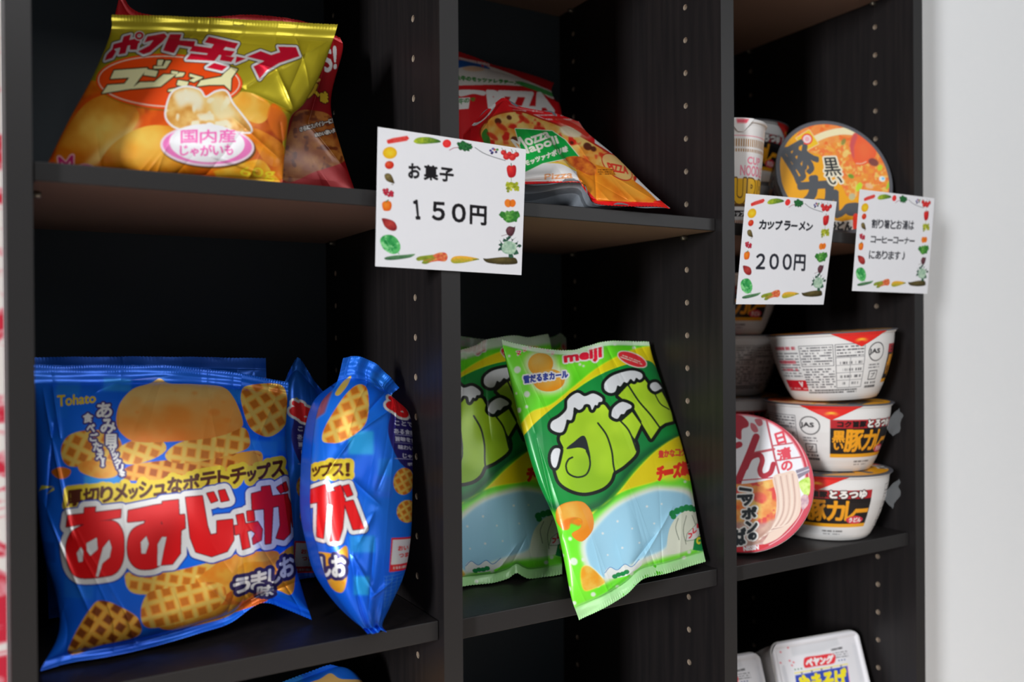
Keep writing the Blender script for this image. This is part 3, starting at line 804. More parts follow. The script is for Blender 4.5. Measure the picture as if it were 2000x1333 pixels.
# ------------------------------------------------------------------ gold crisps bag
def art_gold():
    A = Art(60, 0, 700, 400, 2.4, '#b3a11f', foil=.55).T(0, 0, 2.7764)
    A.fill([(0, 0), (2000, 0), (2000, 1100), (0, 1100)], lambda X, Y: mixc('#a4941c', '#c9b728', vnoise(X, Y, 260, 2, 5)))
    A.fill([(600, 70), (1840, 100), (1840, 230), (1200, 195), (600, 180)], '#bcae3a', .5, 6)
    # orange chip picture
    A.fill(cr([(200, 980), (380, 620), (480, 440), (640, 500), (900, 560), (1250, 500), (1420, 560), (1540, 630), (1530, 800), (1560, 1060), (700, 1080)]), noisy('#c0560a', '#dc7e14', 110, 3, '#a83c08'), 1, 0, foil=.1)
    A.fill(cr([(250, 930), (330, 760), (440, 560), (560, 500), (560, 560), (430, 620), (360, 780), (320, 940)]), '#c4480e', .9, 8, foil=.1)
    A.fill(cr([(1240, 520), (1330, 500), (1450, 560), (1440, 640), (1380, 665), (1280, 610)]), noisy('#eda42c', '#f2bc4c', 60, 4), foil=.1)
    A.fill(cr([(1440, 640), (1470, 560), (1550, 640), (1540, 760), (1480, 720)]), '#d86a18', .9, 3, foil=.1)
    A.fill(cr([(1350, 700), (1440, 720), (1540, 800), (1500, 900), (1420, 860)]), noisy('#e08a1e', '#c86a10', 50, 7), foil=.1)
    A.fill(cr([(730, 690), (800, 610), (900, 600), (920, 680), (840, 690), (760, 720)]), '#d04a10', .8, 6, foil=.1)
    A.fill(cr([(300, 880), (345, 740), (420, 620), (500, 545), (600, 512), (700, 535), (758, 600), (760, 650), (700, 740), (600, 830), (500, 890), (400, 900)]), blend(580, 690, 270, 200, '#ecc860', '#bc620a', .3, 90, 1.0, 2), foil=.08)
    A.fill(cr([(470, 880), (560, 800), (700, 690), (770, 640), (740, 720), (600, 840), (520, 900)]), '#f2df96', .55, 14)
    A.fill(cr([(535, 905), (600, 800), (700, 720), (800, 680), (890, 675), (960, 700), (960, 830), (1010, 930), (1040, 1010), (520, 990)]), blend(800, 760, 280, 200, '#f4cc5c', '#c86c0a', .3, 90, 1.0, 6), foil=.08)
    A.fill(cr([(1150, 930), (1250, 900), (1400, 860), (1470, 930), (1500, 1010), (1160, 1010)]), noisy('#f4c244', '#eca01e', 60, 8), foil=.08)
    A.fill(cr([(1050, 940), (1100, 910), (1160, 930), (1160, 990), (1060, 990)]), '#dc6412', 1, 3, foil=.08)
    # orange oval with cream lettering
    A.fill(ellp(918, 448, 392, 150, 2), '#7a5a10', .8); A.fill(ellp(916, 444, 390, 147, 2), '#e84a10', foil=.12)
    A.stroke(ellp(916, 444, 374, 132, 2, 90), 5, '#f4e0c8', closed=True)
    A.T(190, 20, 2.862)
    A.fill([[(104, 340), (290, 328), (256, 372), (206, 440), (38, 466), (70, 420), (164, 414), (190, 380), (84, 386)], [(280, 334), (346, 345), (335, 376), (268, 366)], [(198, 442), (248, 406), (328, 404), (376, 364), (442, 364), (362, 428)],
            [(455, 394), (512, 404), (500, 432), (448, 420)], [(404, 446), (470, 432), (530, 428), (480, 452), (400, 456)], [(578, 396), (688, 376), (735, 322), (777, 335), (742, 385), (738, 452), (704, 420), (620, 420), (556, 428)],
            [(345, 284), (376, 284), (366, 315), (342, 315)], [(388, 288), (417, 288), (388, 332), (322, 332), (324, 318), (374, 318)], [(420, 344), (456, 349), (450, 364), (418, 358)], [(464, 352), (492, 355), (480, 374), (440, 378), (444, 368)], [(518, 360), (590, 380), (540, 406), (514, 396), (548, 382), (516, 374)]],
           '#efe8b0', outl=[(7, '#352a10')])
    A.fill([[(95, 192), (246, 156), (242, 188), (88, 224)], [(150, 150), (192, 138), (165, 246), (126, 252)], [(58, 250), (95, 215), (112, 235), (92, 270), (46, 284)], [(190, 190), (238, 178), (228, 226), (188, 226)],
            [(284, 150), (376, 133), (392, 150), (370, 180), (302, 240), (266, 252), (234, 236), (298, 202), (318, 172), (268, 186)], [(408, 138), (472, 138), (462, 174), (548, 180), (540, 216), (456, 202), (432, 247), (372, 232)],
            [(622, 152), (784, 190), (764, 222), (600, 186)], [(536, 204), (764, 236), (742, 264), (516, 236)], [(660, 180), (722, 200), (652, 290), (498, 282), (524, 248), (610, 256)],
            [(690, 256), (762, 270), (742, 296), (680, 286)], [(650, 300), (722, 320), (692, 345), (608, 326)], [(772, 264), (824, 276), (764, 302)],
            [(828, 266), (905, 234), (962, 256), (1012, 240), (1002, 208), (1102, 211), (1118, 262), (1002, 302), (934, 342), (896, 388), (862, 320), (922, 290)]], '#ce1230', outl=[(17, '#2e2410'), (12, WHT)])
    A.stroke(ellp(238, 146, 18, 17, 0, 24), 12, '#ce1230', outl=[(6, WHT)], closed=True)
    A.T(0, 0, 2.7764)
    # halved potato over pink oval
    A.fill(cr([(912, 640), (914, 570), (945, 500), (1010, 476), (1080, 492), (1112, 530), (1170, 500), (1220, 500), (1252, 560), (1300, 620), (1350, 690), (1330, 712), (1200, 690), (1130, 660), (1080, 698), (970, 688)]),
           noisy('#e4bc70', '#c88a3c', 60, 9, '#fbf0cc', 2.6), outl=[(9, WHT)])
    A.fill(cr([(950, 510), (1010, 486), (1070, 500), (1100, 540), (1080, 600), (1030, 560), (980, 580)]), '#fbf3d4', .9, 10)
    A.fill(cr([(1140, 540), (1200, 520), (1230, 560), (1270, 620), (1200, 650), (1160, 620)]), '#faeebc', .75, 10)
    A.fill(ellp(1130, 795, 252, 112, 3), '#4a3a10', .8); A.fill(ellp(1124, 786, 248, 110, 3), '#f6dcea', foil=.05); A.fill(ellp(1124, 784, 236, 98, 3), '#ea78ba', foil=.1)
    A.fill(ellp(1122, 770, 198, 102, 3), '#f2f0f2', foil=.05)
    A.chars('国内産', [[(984, 702), (1070, 698), (1070, 766), (984, 768)], [(1084, 700), (1170, 698), (1170, 766), (1084, 768)], [(1182, 698), (1270, 695), (1272, 764), (1184, 766)]], '#e05aa8', 2.2)
    A.chars('じゃがいも', [[(980, 782), (1020, 778), (1024, 832), (980, 834)], [(1032, 798), (1076, 794), (1076, 836), (1034, 838)], [(1084, 780), (1146, 778), (1148, 836), (1086, 836)], [(1152, 786), (1206, 784), (1206, 832), (1154, 832)], [(1214, 776), (1256, 775), (1258, 832), (1216, 832)]], '#e05aa8', 2)
    A.text('60g', [(1300, 898), (1485, 912), (1490, 985), (1298, 965)], '#f2d830', 1.2, [(3, '#d8901a')])
    A.text('M', [(322, 850), (408, 838), (400, 930), (330, 935)], '#b02060', 2, [(6, '#eab0b4')])
    A.stroke(cr([(425, 905), (450, 893), (480, 890), (512, 900)], False), 7, '#c04a78', outl=[(4, '#eab0b4')])
    return A


def art_red():
    A = Art(80, 0, 760, 420, 1.8, '#b4141c', foil=.3).T(0, 0, 2.7764)
    A.fill([(0, 0), (2200, 0), (2200, 1200), (0, 1200)], lambda X, Y: mixc('#8e1016', '#c4161e', vnoise(X, Y, 240, 2, 3)))
    A.fill(cr([(1500, 900), (1560, 720), (1600, 610), (1700, 600), (1800, 640), (1850, 800), (1870, 870), (1700, 930), (1560, 985)]), noisy('#c87c34', '#a8561c', 45, 4, '#7c3410'), foil=.05)
    A.text('S!', [(1745, 285), (1820, 250), (1822, 370), (1760, 395)], WHT, 4)
    A.text('し', [(1700, 405), (1730, 400), (1730, 445), (1700, 445)], '#e0c050', 3)
    A.chars('ス味', [[(1660, 470), (1722, 455), (1725, 520), (1660, 530)], [(1735, 505), (1772, 500), (1775, 555), (1738, 558)]], '#e8c22c', 4.5, [(6, '#6a1010')])
    A.text('さらにスパイシーに！', [(1618, 690), (1802, 640), (1806, 665), (1622, 712)], '#f0e6dc', 1.4, [(4, '#3a1408')])
    A.text('味わい濃いタコ', [(1702, 722), (1832, 690), (1835, 715), (1705, 742)], '#f0e6dc', 1.4, [(4, '#3a1408')])
    return A


# ------------------------------------------------------------------ pizza crisps bag
def art_pizza():
    A = Art(860, 80, 1330, 430, 2.4, '#f0ecea', foil=.12).T(700, 0, 2.7764)
    A.fill([(400, 250), (1800, 250), (1800, 1300), (400, 1300)], '#f0ecea')
    A.fill(cr([(500, 560), (650, 545), (760, 520), (900, 560), (1100, 610), (1260, 700), (1260, 800), (1080, 680), (900, 610), (760, 640), (690, 760), (500, 900)]), '#d81a22')
    A.fill(cr([(540, 640), (640, 585), (740, 560), (715, 620), (640, 680), (560, 690)]), '#f0ecea'); A.fill(cr([(560, 660), (620, 615), (720, 590), (660, 660)]), '#d81a22')
    A.fill(cr([(540, 680), (640, 690), (660, 760), (600, 800), (520, 760)]), '#d01a20')
    A.stroke([(820, 575), (880, 590), (1000, 610)], 8, '#e88a8a', .7); A.lines([(840, 590), (1160, 660)], 3, '#f4c8c4', .35, 5, .3)
    # pizza picture
    pz = noisy('#e8c470', '#d88a34', 55, 3, '#c8281c', 2.8)
    A.fill(cr([(668, 730), (690, 670), (760, 625), (880, 612), (990, 650), (1120, 700), (1300, 800), (1420, 880), (1500, 960), (1400, 1010), (1200, 930), (1000, 860), (860, 880), (720, 800)]), pz, outl=[(10, '#b42a1a')])
    A.fill(cr([(672, 735), (700, 700), (720, 780), (700, 800)]), '#2a7a2a', .9)
    A.fill(ellp(1150, 715, 60, 28, 15), '#f2e6c8', .95, 4); A.fill(ellp(1180, 700, 100, 40, 20), '#e8d8b0', .5, 10)
    A.stroke(cr([(1060, 640), (1160, 680), (1240, 730)], False), 26, '#c8281c', .8)
    for x, y, r in ((1240, 795, 20), (1272, 808, 14), (1155, 775, 9), (760, 660, 16), (850, 760, 18), (820, 640, 12)): A.fill(ellp(x, y, r * 1.2, r, 30), '#4a1c14', .9, 2)
    for x, y in ((780, 690), (900, 650), (730, 740), (1330, 850)): A.fill(ellp(x, y, 36, 13, 35), '#c42a18', .85, 3)
    A.fill(cr([(905, 1010), (905, 925), (1010, 880), (1110, 885), (1190, 930), (1230, 1000), (1200, 1030), (905, 1040)]), '#f2eeec')
    A.stroke(cr([(1010, 880), (1100, 885), (1180, 925)], False), 10, '#ecc24a')
    A.fill([(852, 700), (1050, 712), (1120, 760), (1192, 848), (1110, 862), (1000, 885), (905, 932), (880, 800)], '#129a3e', outl=[(3, '#e8f0d8')])
    A.text('Mozza', [(830, 760), (1020, 700), (1040, 745), (870, 812)], '#f4f0e0', 2.5)
    A.text('Napoli', [(860, 810), (1070, 735), (1090, 790), (880, 858)], '#f4f0e0', 2.5)
    A.text('モッツァナポリ味', [(900, 872), (1130, 790), (1134, 822), (908, 900)], '#f4f0e0', 2)
    A.text('Pizza', [(1010, 945), (1160, 925), (1160, 965), (1010, 975)], '#e8a06a', 1.5); A.lines([(1010, 978), (1170, 1000)], 2, '#e8a06a', .4, 4)
    # chips bottom right
    A.fill(cr([(1180, 930), (1250, 895), (1400, 930), (1520, 1000), (1620, 1090), (1640, 1150), (1290, 1130), (1230, 1030)]), noisy('#e08a22', '#cc6a14', 60, 5))
    A.fill(cr([(1120, 860), (1200, 850), (1280, 900), (1270, 950), (1190, 920)]), noisy('#a8401c', '#d87a28', 30, 6))
    A.fill(cr([(1290, 920), (1400, 950), (1500, 1020), (1560, 1080), (1480, 1060), (1380, 1000)]), '#e8a23a', .7, 8)
    A.fill(ellp(1400, 905, 100, 52, 38), '#e8c07a', .9); A.stroke(ellp(1400, 905, 98, 50, 38), 6, '#c42a20', closed=True)
    A.text('PIZZA', [(1345, 882), (1455, 905), (1460, 942), (1360, 925)], '#d43a2a', 2.5)
    A.fill([(1275, 890), (1370, 915), (1395, 950), (1320, 945)], '#d8821e'); A.lines([(1295, 915), (1385, 948)], 3, '#4a2410', .5, 2)
    # seal
    A.fill([(880, 985), (1200, 985), (1212, 1000), (1295, 1090), (1620, 1100), (1700, 1100), (1700, 1180), (1285, 1120), (1200, 1012), (880, 1020)], '#d4161e')
    A.fill([(1600, 1090), (1690, 1080), (1720, 1180), (1600, 1170)], '#dc2018')
    return A


def art_pizza2():
    A = Art(860, 80, 1180, 330, 2.4, '#b8161e', foil=.12).T(880, 0, 6.667)
    A.fill([(0, 600), (2000, 600), (2000, 2200), (0, 2200)], '#c01820')
    A.fill(cr([(60, 880), (200, 850), (400, 860), (560, 880), (900, 1010), (1150, 1120), (1330, 1200), (1330, 1290), (1050, 1150), (800, 1120), (500, 1110), (60, 1110)]), '#dcd6ce')
    A.fill(cr([(0, 800), (200, 790), (420, 840), (520, 900), (400, 880), (280, 860), (160, 880), (0, 900)]), '#1c5aa8')
    A.fill(ellp(300, 900, 140, 32, 2), '#e8b890', .9, 8)
    A.lines([(105, 740), (520, 830), (520, 870), (105, 780)], 1, '#e8e2dc', .8, 6, .2)
    A.text('水牛のモッツァレラチーズと', [(70, 985), (960, 1070), (950, 1110), (70, 1050)], '#2e8a34', 5)
    A.fill(cr([(900, 1060), (1100, 1120), (1320, 1210), (1320, 1260), (1060, 1170), (900, 1110)]), '#3a9a44', .9)
    A.fill([(60, 1120), (500, 1112), (800, 1130), (1080, 1180), (1400, 1330), (1400, 1900), (60, 1900)], '#d41a22')
    A.text('PIZZA', [(490, 1200), (1250, 1230), (1330, 1450), (520, 1430)], '#f0ece8', 26)
    A.text('LL', [(620, 1480), (960, 1440), (1000, 1600), (640, 1640)], '#f0ece8', 18)
    A.fill(cr([(100, 1180), (430, 1190), (440, 1250), (300, 1230), (130, 1260)]), '#ece8e4'); A.fill([(100, 1280), (260, 1275), (240, 1420), (100, 1430)], '#ece8e4')
    A.text('牛のモ', [(105, 1290), (330, 1270), (320, 1320), (110, 1370)], '#2e8a34', 4)
    return A


# ------------------------------------------------------------------ green corn-snack bag
def art_green():
    A = Art(860, 630, 1420, 1240, 2.3, '#5ccb1c', foil=.06).T(880, 620, 2.15)
    A.fill([(-100, -100), (1400, -100), (1400, 1500), (-100, 1500)], lambda X, Y: mixc('#4cbc14', '#7ad83a', vnoise(X, Y, 170, 2, 2) * 1.2 - .1))
    for x, y, r in ((285, 225, 15), (327, 329, 13), (290, 393, 11), (326, 381, 7), (280, 323, 5), (248, 165, 6), (770, 130, 8), (800, 160, 6), (520, 1020, 16), (495, 1140, 12), (505, 925, 8), (560, 1010, 8), (620, 1120, 9), (835, 674, 7), (980, 690, 6), (470, 1000, 8),
                    (760, 1075, 9), (1000, 985, 8), (240, 90, 7), (690, 115, 7), (545, 205, 6), (560, 212, 5), (980, 1010, 9), (1040, 975, 7), (700, 1130, 8), (600, 1160, 10), (520, 1200, 9)): A.fill(ellp(x, y, r, r), '#eef6ea', .92, 1.5)
    A.fill(cr([(270, 470), (300, 445), (350, 400), (430, 372), (520, 300), (610, 225), (700, 170), (790, 130), (860, 130), (860, 215), (760, 205), (660, 235), (560, 290), (450, 380), (370, 450), (300, 530)]), '#f4e21a', 1, 3)
    A.fill(cr([(290, 535), (340, 470), (430, 392), (560, 292), (660, 235), (760, 200), (850, 195), (905, 330), (960, 505), (900, 525), (820, 580), (740, 660), (680, 735), (620, 790), (520, 812), (440, 800), (380, 760), (340, 640)]),
           lambda X, Y: mixc('#0e8c30', '#14703a', vnoise(X, Y, 120, 2, 6)))
    A.stroke(cr([(955, 508), (860, 550), (770, 620), (690, 720), (620, 785), (520, 810), (400, 790)], False), 34, '#0c4a26', .85, 10)
    A.fill(cr([(520, 850), (600, 812), (690, 745), (770, 650), (860, 560), (960, 500), (1010, 520), (1010, 680), (930, 660), (850, 690), (720, 730), (620, 800), (560, 860)]), '#f4de16', 1, 3)
    # snow scene
    A.fill(cr([(548, 950), (590, 870), (690, 775), (820, 715), (900, 708), (1010, 730), (1050, 850), (1055, 950), (980, 985), (880, 1010), (800, 1040), (700, 1085), (630, 1112), (575, 1060)]), '#eef4e4', 1, 8)
    A.fill(cr([(570, 950), (610, 880), (700, 790), (820, 735), (900, 725), (990, 745), (1010, 800), (930, 860), (900, 960), (800, 1010), (700, 1060), (640, 1085), (590, 1040)]), '#a2d6ee', 1, 6)
    A.fill(cr([(905, 960), (915, 880), (960, 820), (1020, 815), (1048, 880), (1050, 950), (980, 980), (920, 990)]), '#e8ecd8')
    for p in ([(950, 840), (940, 880), (955, 930)], [(985, 830), (972, 890), (985, 950)], [(1010, 830), (1030, 880)]): A.stroke(cr(p, False), 3, '#50584a', .8)
    for x, y, r in ((925, 820, 14), (945, 810, 14), (965, 803, 14), (985, 798, 14), (1005, 800, 14), (1022, 806, 12), (930, 832, 12)): A.fill(ellp(x, y, r, r), '#1a7a40')
    A.fill(cr([(648, 1062), (670, 1040), (700, 1052), (730, 1030), (760, 1040), (790, 1015), (800, 1040), (740, 1080), (660, 1090)]), '#f2f6f0'); A.stroke(cr([(648, 1066), (670, 1042), (700, 1054), (730, 1030), (760, 1042), (790, 1012)], False), 3, '#3a7ab0')
    for x, y in ((690, 1082), (705, 1075), (722, 1072), (738, 1064)): A.fill(ellp(x, y, 12, 10), '#16783c')
    for x, y, r in ((640, 900, 5), (700, 850, 5), (760, 880, 4), (820, 790, 5), (850, 860, 4), (720, 960, 5), (880, 780, 4), (790, 940, 4), (660, 990, 4)): A.fill(ellp(x, y, r, r), '#f4f8f8', .9, 1)
    # speech flash
    A.fill([(990, 905), (1050, 850), (1060, 880), (1030, 930), (985, 935)], '#f0ece8', outl=[(3, '#7a8a6a')]); A.chars('フレー', [[(995, 905), (1010, 925)], [(1014, 885), (1030, 905)], [(1033, 868), (1048, 884)]], '#d83a48', 2)
    A.fill([(1020, 930), (1060, 910), (1060, 985), (1015, 975)], '#0f7a3a'); A.text('C', [(1032, 925), (1046, 950)], '#e8e03a', 3)
    # corn flake piece and curl piece
    A.fill(cr([(555, 1042), (590, 1040), (640, 1090), (645, 1112), (590, 1140), (560, 1140), (548, 1090)]), noisy('#f4a62c', '#f0c050', 30, 2), 1, 3)
    A.fill(cr([(448, 850), (455, 800), (500, 775), (560, 775), (595, 820), (598, 880), (565, 925), (540, 930), (515, 905), (550, 880), (555, 845), (530, 835), (505, 845), (500, 880), (475, 885)]), blend(520, 820, 90, 90, '#f8c45c', '#ea8a1a', .25, 40), outl=[(3, '#c8741a')])
    A.fill(cr([(470, 885), (480, 850), (520, 835), (555, 848), (545, 870), (510, 862), (492, 882)]), '#c8641a', .85, 3)
    # lettering logo
    A.T(1010, 700, 3.0906)
    lime = lambda X, Y: mixc('#aed02e', '#86b01c', vnoise(X, Y, 130, 2, 3) + (Y - 480) / 700)
    body = [cr([(275, 545), (258, 580), (242, 640), (246, 690), (272, 750), (340, 792), (420, 806), (512, 780), (560, 738), (578, 690), (590, 680), (650, 640), (716, 560), (672, 450), (622, 390), (560, 335), (520, 290), (470, 320), (410, 300), (350, 370), (300, 440), (268, 490), (290, 545)], n=5),
            [(626, 392), (690, 335), (742, 408), (704, 492), (672, 446)],
            [(610, 238), (670, 172), (760, 130), (782, 160), (852, 420), (802, 492), (740, 390), (690, 300)], [(782, 160), (830, 225), (868, 205), (900, 260), (930, 330), (938, 382), (888, 396), (852, 420)]]
    A.fill(body, lime, outl=[(21, '#121812')])
    K = '#18261a'
    A.stroke(cr([(490, 400), (540, 470), (570, 560), (580, 640), (588, 684)], False), 11, K); A.stroke(cr([(560, 330), (622, 388), (674, 450), (716, 560)], False), 11, K)
    A.stroke(cr([(668, 174), (730, 270), (800, 350), (852, 420)], False), 11, K); A.stroke(cr([(822, 212), (860, 280), (915, 312)], False), 8, K); A.stroke([(700, 320), (742, 392)], 9, K)
    A.fill(cr([(306, 552), (348, 512), (410, 474), (440, 560), (447, 612), (424, 562), (380, 544)], n=5), '#23282a')
    A.stroke(cr([(342, 600), (318, 614), (304, 650), (318, 694), (368, 716), (420, 702), (443, 655), (441, 604), (424, 562)], False), 11, K)
    def cap(p): A.fill(cr(p, n=5), '#e4e6e8', outl=[(19, '#121814')])
    cap([(214, 430), (220, 392), (268, 362), (308, 318), (314, 262), (368, 222), (412, 242), (462, 226), (510, 250), (514, 272), (494, 278), (486, 296), (472, 294), (456, 322), (442, 292), (412, 290), (398, 312), (378, 322), (350, 308), (344, 350), (334, 382), (308, 380), (302, 404), (284, 450), (248, 452)])
    cap([(214, 622), (216, 580), (236, 550), (268, 552), (264, 590), (246, 655), (226, 655)])
    cap([(570, 348), (582, 310), (630, 276), (680, 292), (684, 310), (658, 324), (642, 346), (624, 348), (604, 374), (576, 364)])
    cap([(530, 202), (532, 160), (582, 116), (680, 86), (740, 96), (754, 120), (736, 140), (716, 128), (702, 150), (682, 136), (662, 160), (642, 156), (622, 182), (604, 178), (590, 214), (560, 222)])
    cap([(800, 186), (806, 160), (840, 152), (870, 182), (858, 192), (826, 208)])
    A.T(880, 620, 2.15)
    # small lettering
    A.fill(ellp(382, 200, 68, 62), '#f4f4d0', .9, 12); A.fill(ellp(420, 268, 82, 62), '#f4f4d0', .9, 12)
    A.fill(ellp(382, 202, 52, 50), blend(375, 185, 75, 70, '#fad070', '#f0a024', .15, 30)); A.fill(ellp(418, 272, 66, 48), blend(410, 255, 90, 60, '#fad070', '#f0981c', .15, 30))
    A.text('雪だるまカール', [(312, 254), (494, 232), (497, 262), (316, 284)], '#2a3a8e', 2.2, [(6, WHT)])
    A.text('meiji', [(478, 158), (632, 128), (634, 186), (484, 206)], '#d81e38', 4.2, [(7, '#f4efe4')])
    for x, y, r in ((288, 152, 12), (312, 136, 11), (334, 124, 10), (358, 122, 10), (385, 128, 9), (408, 138, 9), (428, 150, 9)): A.stroke([(x - r * .7, y - r * .5), (x + r * .6, y - r * .6), (x - r * .2, y + r * .8)], 4, '#cc3434', outl=[(3, '#f0efe2')]); A.stroke([(x - r * .5, y + r * .1), (x + r * .7, y + r * .7)], 4, '#cc3434')
    A.fill(ellp(762, 182, 62, 26, 22), '#d83038', outl=[(4, '#f2e8d8')]); A.lines([(715, 158), (800, 190), (805, 208), (712, 178)], 2, '#f6ecd8', .5, 7, .2)
    A.chars('豊かなコク', [[(868 + 24 * k, 562 + (-2 * k)), (889 + 24 * k, 590 + (-2 * k))] for k in range(5)], '#c83a30', 1.6)
    A.fill(ellp(925, 645, 70, 40, -10), '#f8e43a', .7, 8)
    A.chars('チーズあじ', [[(862, 632), (890, 626), (892, 680), (864, 684)], [(894, 645), (926, 640), (926, 654), (894, 660)], [(930, 618), (960, 612), (962, 668), (932, 672)], [(963, 612), (988, 606), (990, 660), (966, 664)], [(992, 606), (1012, 602), (1014, 656), (994, 660)]], '#d8301e', 4.5)
    # pale crimped ends
    return A
# ------------------------------------------------------------------ bags on the shelves
def bx(px, Y, Z, y0=900.0):                   # where a shelf-top point at this photo column and depth projects
    X = unproj(np.array(float(px)), np.array(y0), Y=Y)
    for _ in range(4):
        py = float(proj(np.array([X[0], Y, Z]))[1]); X = unproj(np.array(float(px)), np.array(py), Y=Y)
    return (float(px), py)


A_BLUE, A_SIDE, A_GOLD, A_RED, A_PIZ, A_PIZ2, A_GRN = art_blue(), art_blueside(), art_gold(), art_red(), art_pizza(), art_pizza2(), art_green()
A_BLUE.gain, A_SIDE.gain, A_GOLD.gain, A_GRN.gain, A_PIZ.gain = 1.35, 1.45, 1.2, 1.45, 1.25      # print colours lightened to make up for weak light on the bags
gz = zq((0, 0), 2.7764)
bag('gold foil crisp bag with orange oval, front of the top left compartment', 'snack bag', None,
    gz((605, 80), (1000, 90), (1400, 110), (1830, 134)), gz((1830, 134), (1806, 215), (1738, 400), (1650, 560), (1575, 640), (1548, 800), (1530, 992)),
    gz((235, 935), (640, 955), (1100, 972), (1530, 992)), gz((605, 80), (598, 185), (500, 420), (370, 660), (235, 935)),
    (100, 60, 18, 51), 26, 22, A_GOLD, M_FOIL, back='#a8982c', vt=.105, vb=.02, seed=3, pleat=1.6, dent=2.0, zz=1.5, zper=6, ribs=.28,
    folds=[(470, 172, 575, 228, 6, -2.6), (536, 138, 574, 222, 4, 2.4), (536, 138, 640, 80, 5, 2.0), (536, 138, 480, 172, 4, -2.0), (480, 178, 575, 222, 4, 3.2), (455, 230, 545, 310, 5, 2.0), (480, 120, 536, 138, 4, 1.6),
           (410, 302, 500, 335, 1.6, 2.2), (545, 240, 556, 310, 3, -2), (230, 64, 520, 90, 3, -1.2), (500, 70, 640, 82, 3, 1.2), (600, 90, 560, 180, 6, -1.6)])
rz = bx(700, 75, 106.6, 380); lz = bx(150, 120, 106.6, 380)
bag('dark red spicy crisp bag leaning behind the gold bag', 'snack bag', None,
    [(236, -18), (262, 20), (330, 33), (420, 33), (500, 29), (600, 44), (664, 74)], [(664, 74), (669, 100), (646, 200), (666, 290), rz],
    [lz, rz], [(236, -18), (195, 150), lz], (165, 125, 75, 120), 12, 18, A_RED, M_FOIL, back='#a01018', vt=.05, vb=.04, seed=9, pleat=1.6, dent=2.2, res=.9,
    folds=[(640, 100, 600, 240, 6, 2.5), (600, 240, 690, 350, 5, 2)])

bz = zq((0, 640), 1.924)
BG = 'blue waffle crisp bags in the left column'
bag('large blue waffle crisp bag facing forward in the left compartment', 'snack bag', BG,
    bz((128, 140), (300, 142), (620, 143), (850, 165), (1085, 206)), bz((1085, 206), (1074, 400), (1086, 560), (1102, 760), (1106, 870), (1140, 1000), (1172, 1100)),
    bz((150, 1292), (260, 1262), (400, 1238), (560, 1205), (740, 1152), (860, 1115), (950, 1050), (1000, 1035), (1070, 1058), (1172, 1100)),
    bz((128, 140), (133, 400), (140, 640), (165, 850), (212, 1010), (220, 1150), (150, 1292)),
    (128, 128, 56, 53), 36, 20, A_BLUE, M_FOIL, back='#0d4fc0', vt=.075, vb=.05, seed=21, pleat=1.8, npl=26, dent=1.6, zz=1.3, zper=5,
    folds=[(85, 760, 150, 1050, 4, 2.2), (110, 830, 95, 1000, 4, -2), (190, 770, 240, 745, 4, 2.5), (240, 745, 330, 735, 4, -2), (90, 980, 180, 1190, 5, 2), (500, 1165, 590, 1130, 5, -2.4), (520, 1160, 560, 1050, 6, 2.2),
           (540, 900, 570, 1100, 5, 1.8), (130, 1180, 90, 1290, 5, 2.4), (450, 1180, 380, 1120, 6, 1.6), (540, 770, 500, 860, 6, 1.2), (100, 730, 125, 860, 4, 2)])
b0, b1 = bx(95, 165, -218.5), bx(520, 165, -218.5)
bag('blue waffle crisp bag hidden behind the large front one', 'snack bag', BG, bz((128, 112), (600, 110), (998, 116)), [bz((998, 116))[0], (525, 900), b1],
    [b0, b1], [bz((128, 112))[0], (80, 900), b0], (188, 188, 165, 165), 10, 14, A_BLUE, M_FOIL, back='#0d4fc0', vt=.06, vb=.04, seed=23, res=.6, aff=(np.eye(2), np.array([0, 10.])))
cz = zq((500, 640), 1.9225)
c0, c1 = bx(548, 168, -218.5), bx(650, 168, -218.5)
bag('dim blue waffle crisp bag squeezed between the two others', 'snack bag', BG, cz((112, 190), (150, 118), (175, 130), (215, 195), (268, 262)), [cz((268, 262))[0], (656, 820), (650, 1000), c1],
    [c0, c1], [cz((112, 190))[0], (540, 800), (538, 1000), c0], (190, 190, 168, 168), 14, 20, A_SIDE, M_FOIL, back='#0d4fc0', vt=.08, vb=.04, seed=25, res=1.0, aff=(np.eye(2), np.array([187., -8])))
bag('blue waffle crisp bag turned sideways beside the left divider', 'snack bag', BG,
    cz((328, 116), (375, 108), (440, 130), (495, 178), (538, 226)), cz((538, 226), (510, 262), (572, 318), (588, 420), (587, 640), (580, 800), (556, 930), (500, 1055), (474, 1118), (492, 1146)),
    cz((420, 1150), (452, 1149), (470, 1138), (492, 1146)), cz((328, 116), (300, 215), (240, 290), (216, 400), (205, 560), (206, 720), (236, 850), (272, 960), (340, 1062), (420, 1150)),
    (64, 64, 4, 1), 34, 54, A_SIDE, M_FOIL, back='#0d4fc0', vt=.10, vb=.03, seed=27, pleat=2.0, npl=16, dent=2.4, zz=.8, zper=4, res=1.3, pw=(2.2, .55, 3.2, .5), dirb=(.2, -1, 0),
    folds=[(690, 860, 640, 930, 4, 2.4), (700, 850, 770, 800, 4, 2.2), (715, 815, 760, 760, 4, -2.6), (690, 940, 740, 985, 6, 2.4), (760, 900, 735, 960, 5, -2), (690, 1080, 730, 1150, 4, 2.6), (725, 1160, 765, 1130, 4, 2.4), (730, 1050, 720, 1180, 5, -2), (700, 1060, 730, 1000, 5, 2)])
e0, e1 = bx(470, 70, -489.0, 1800), bx(760, 40, -489.0, 1800)
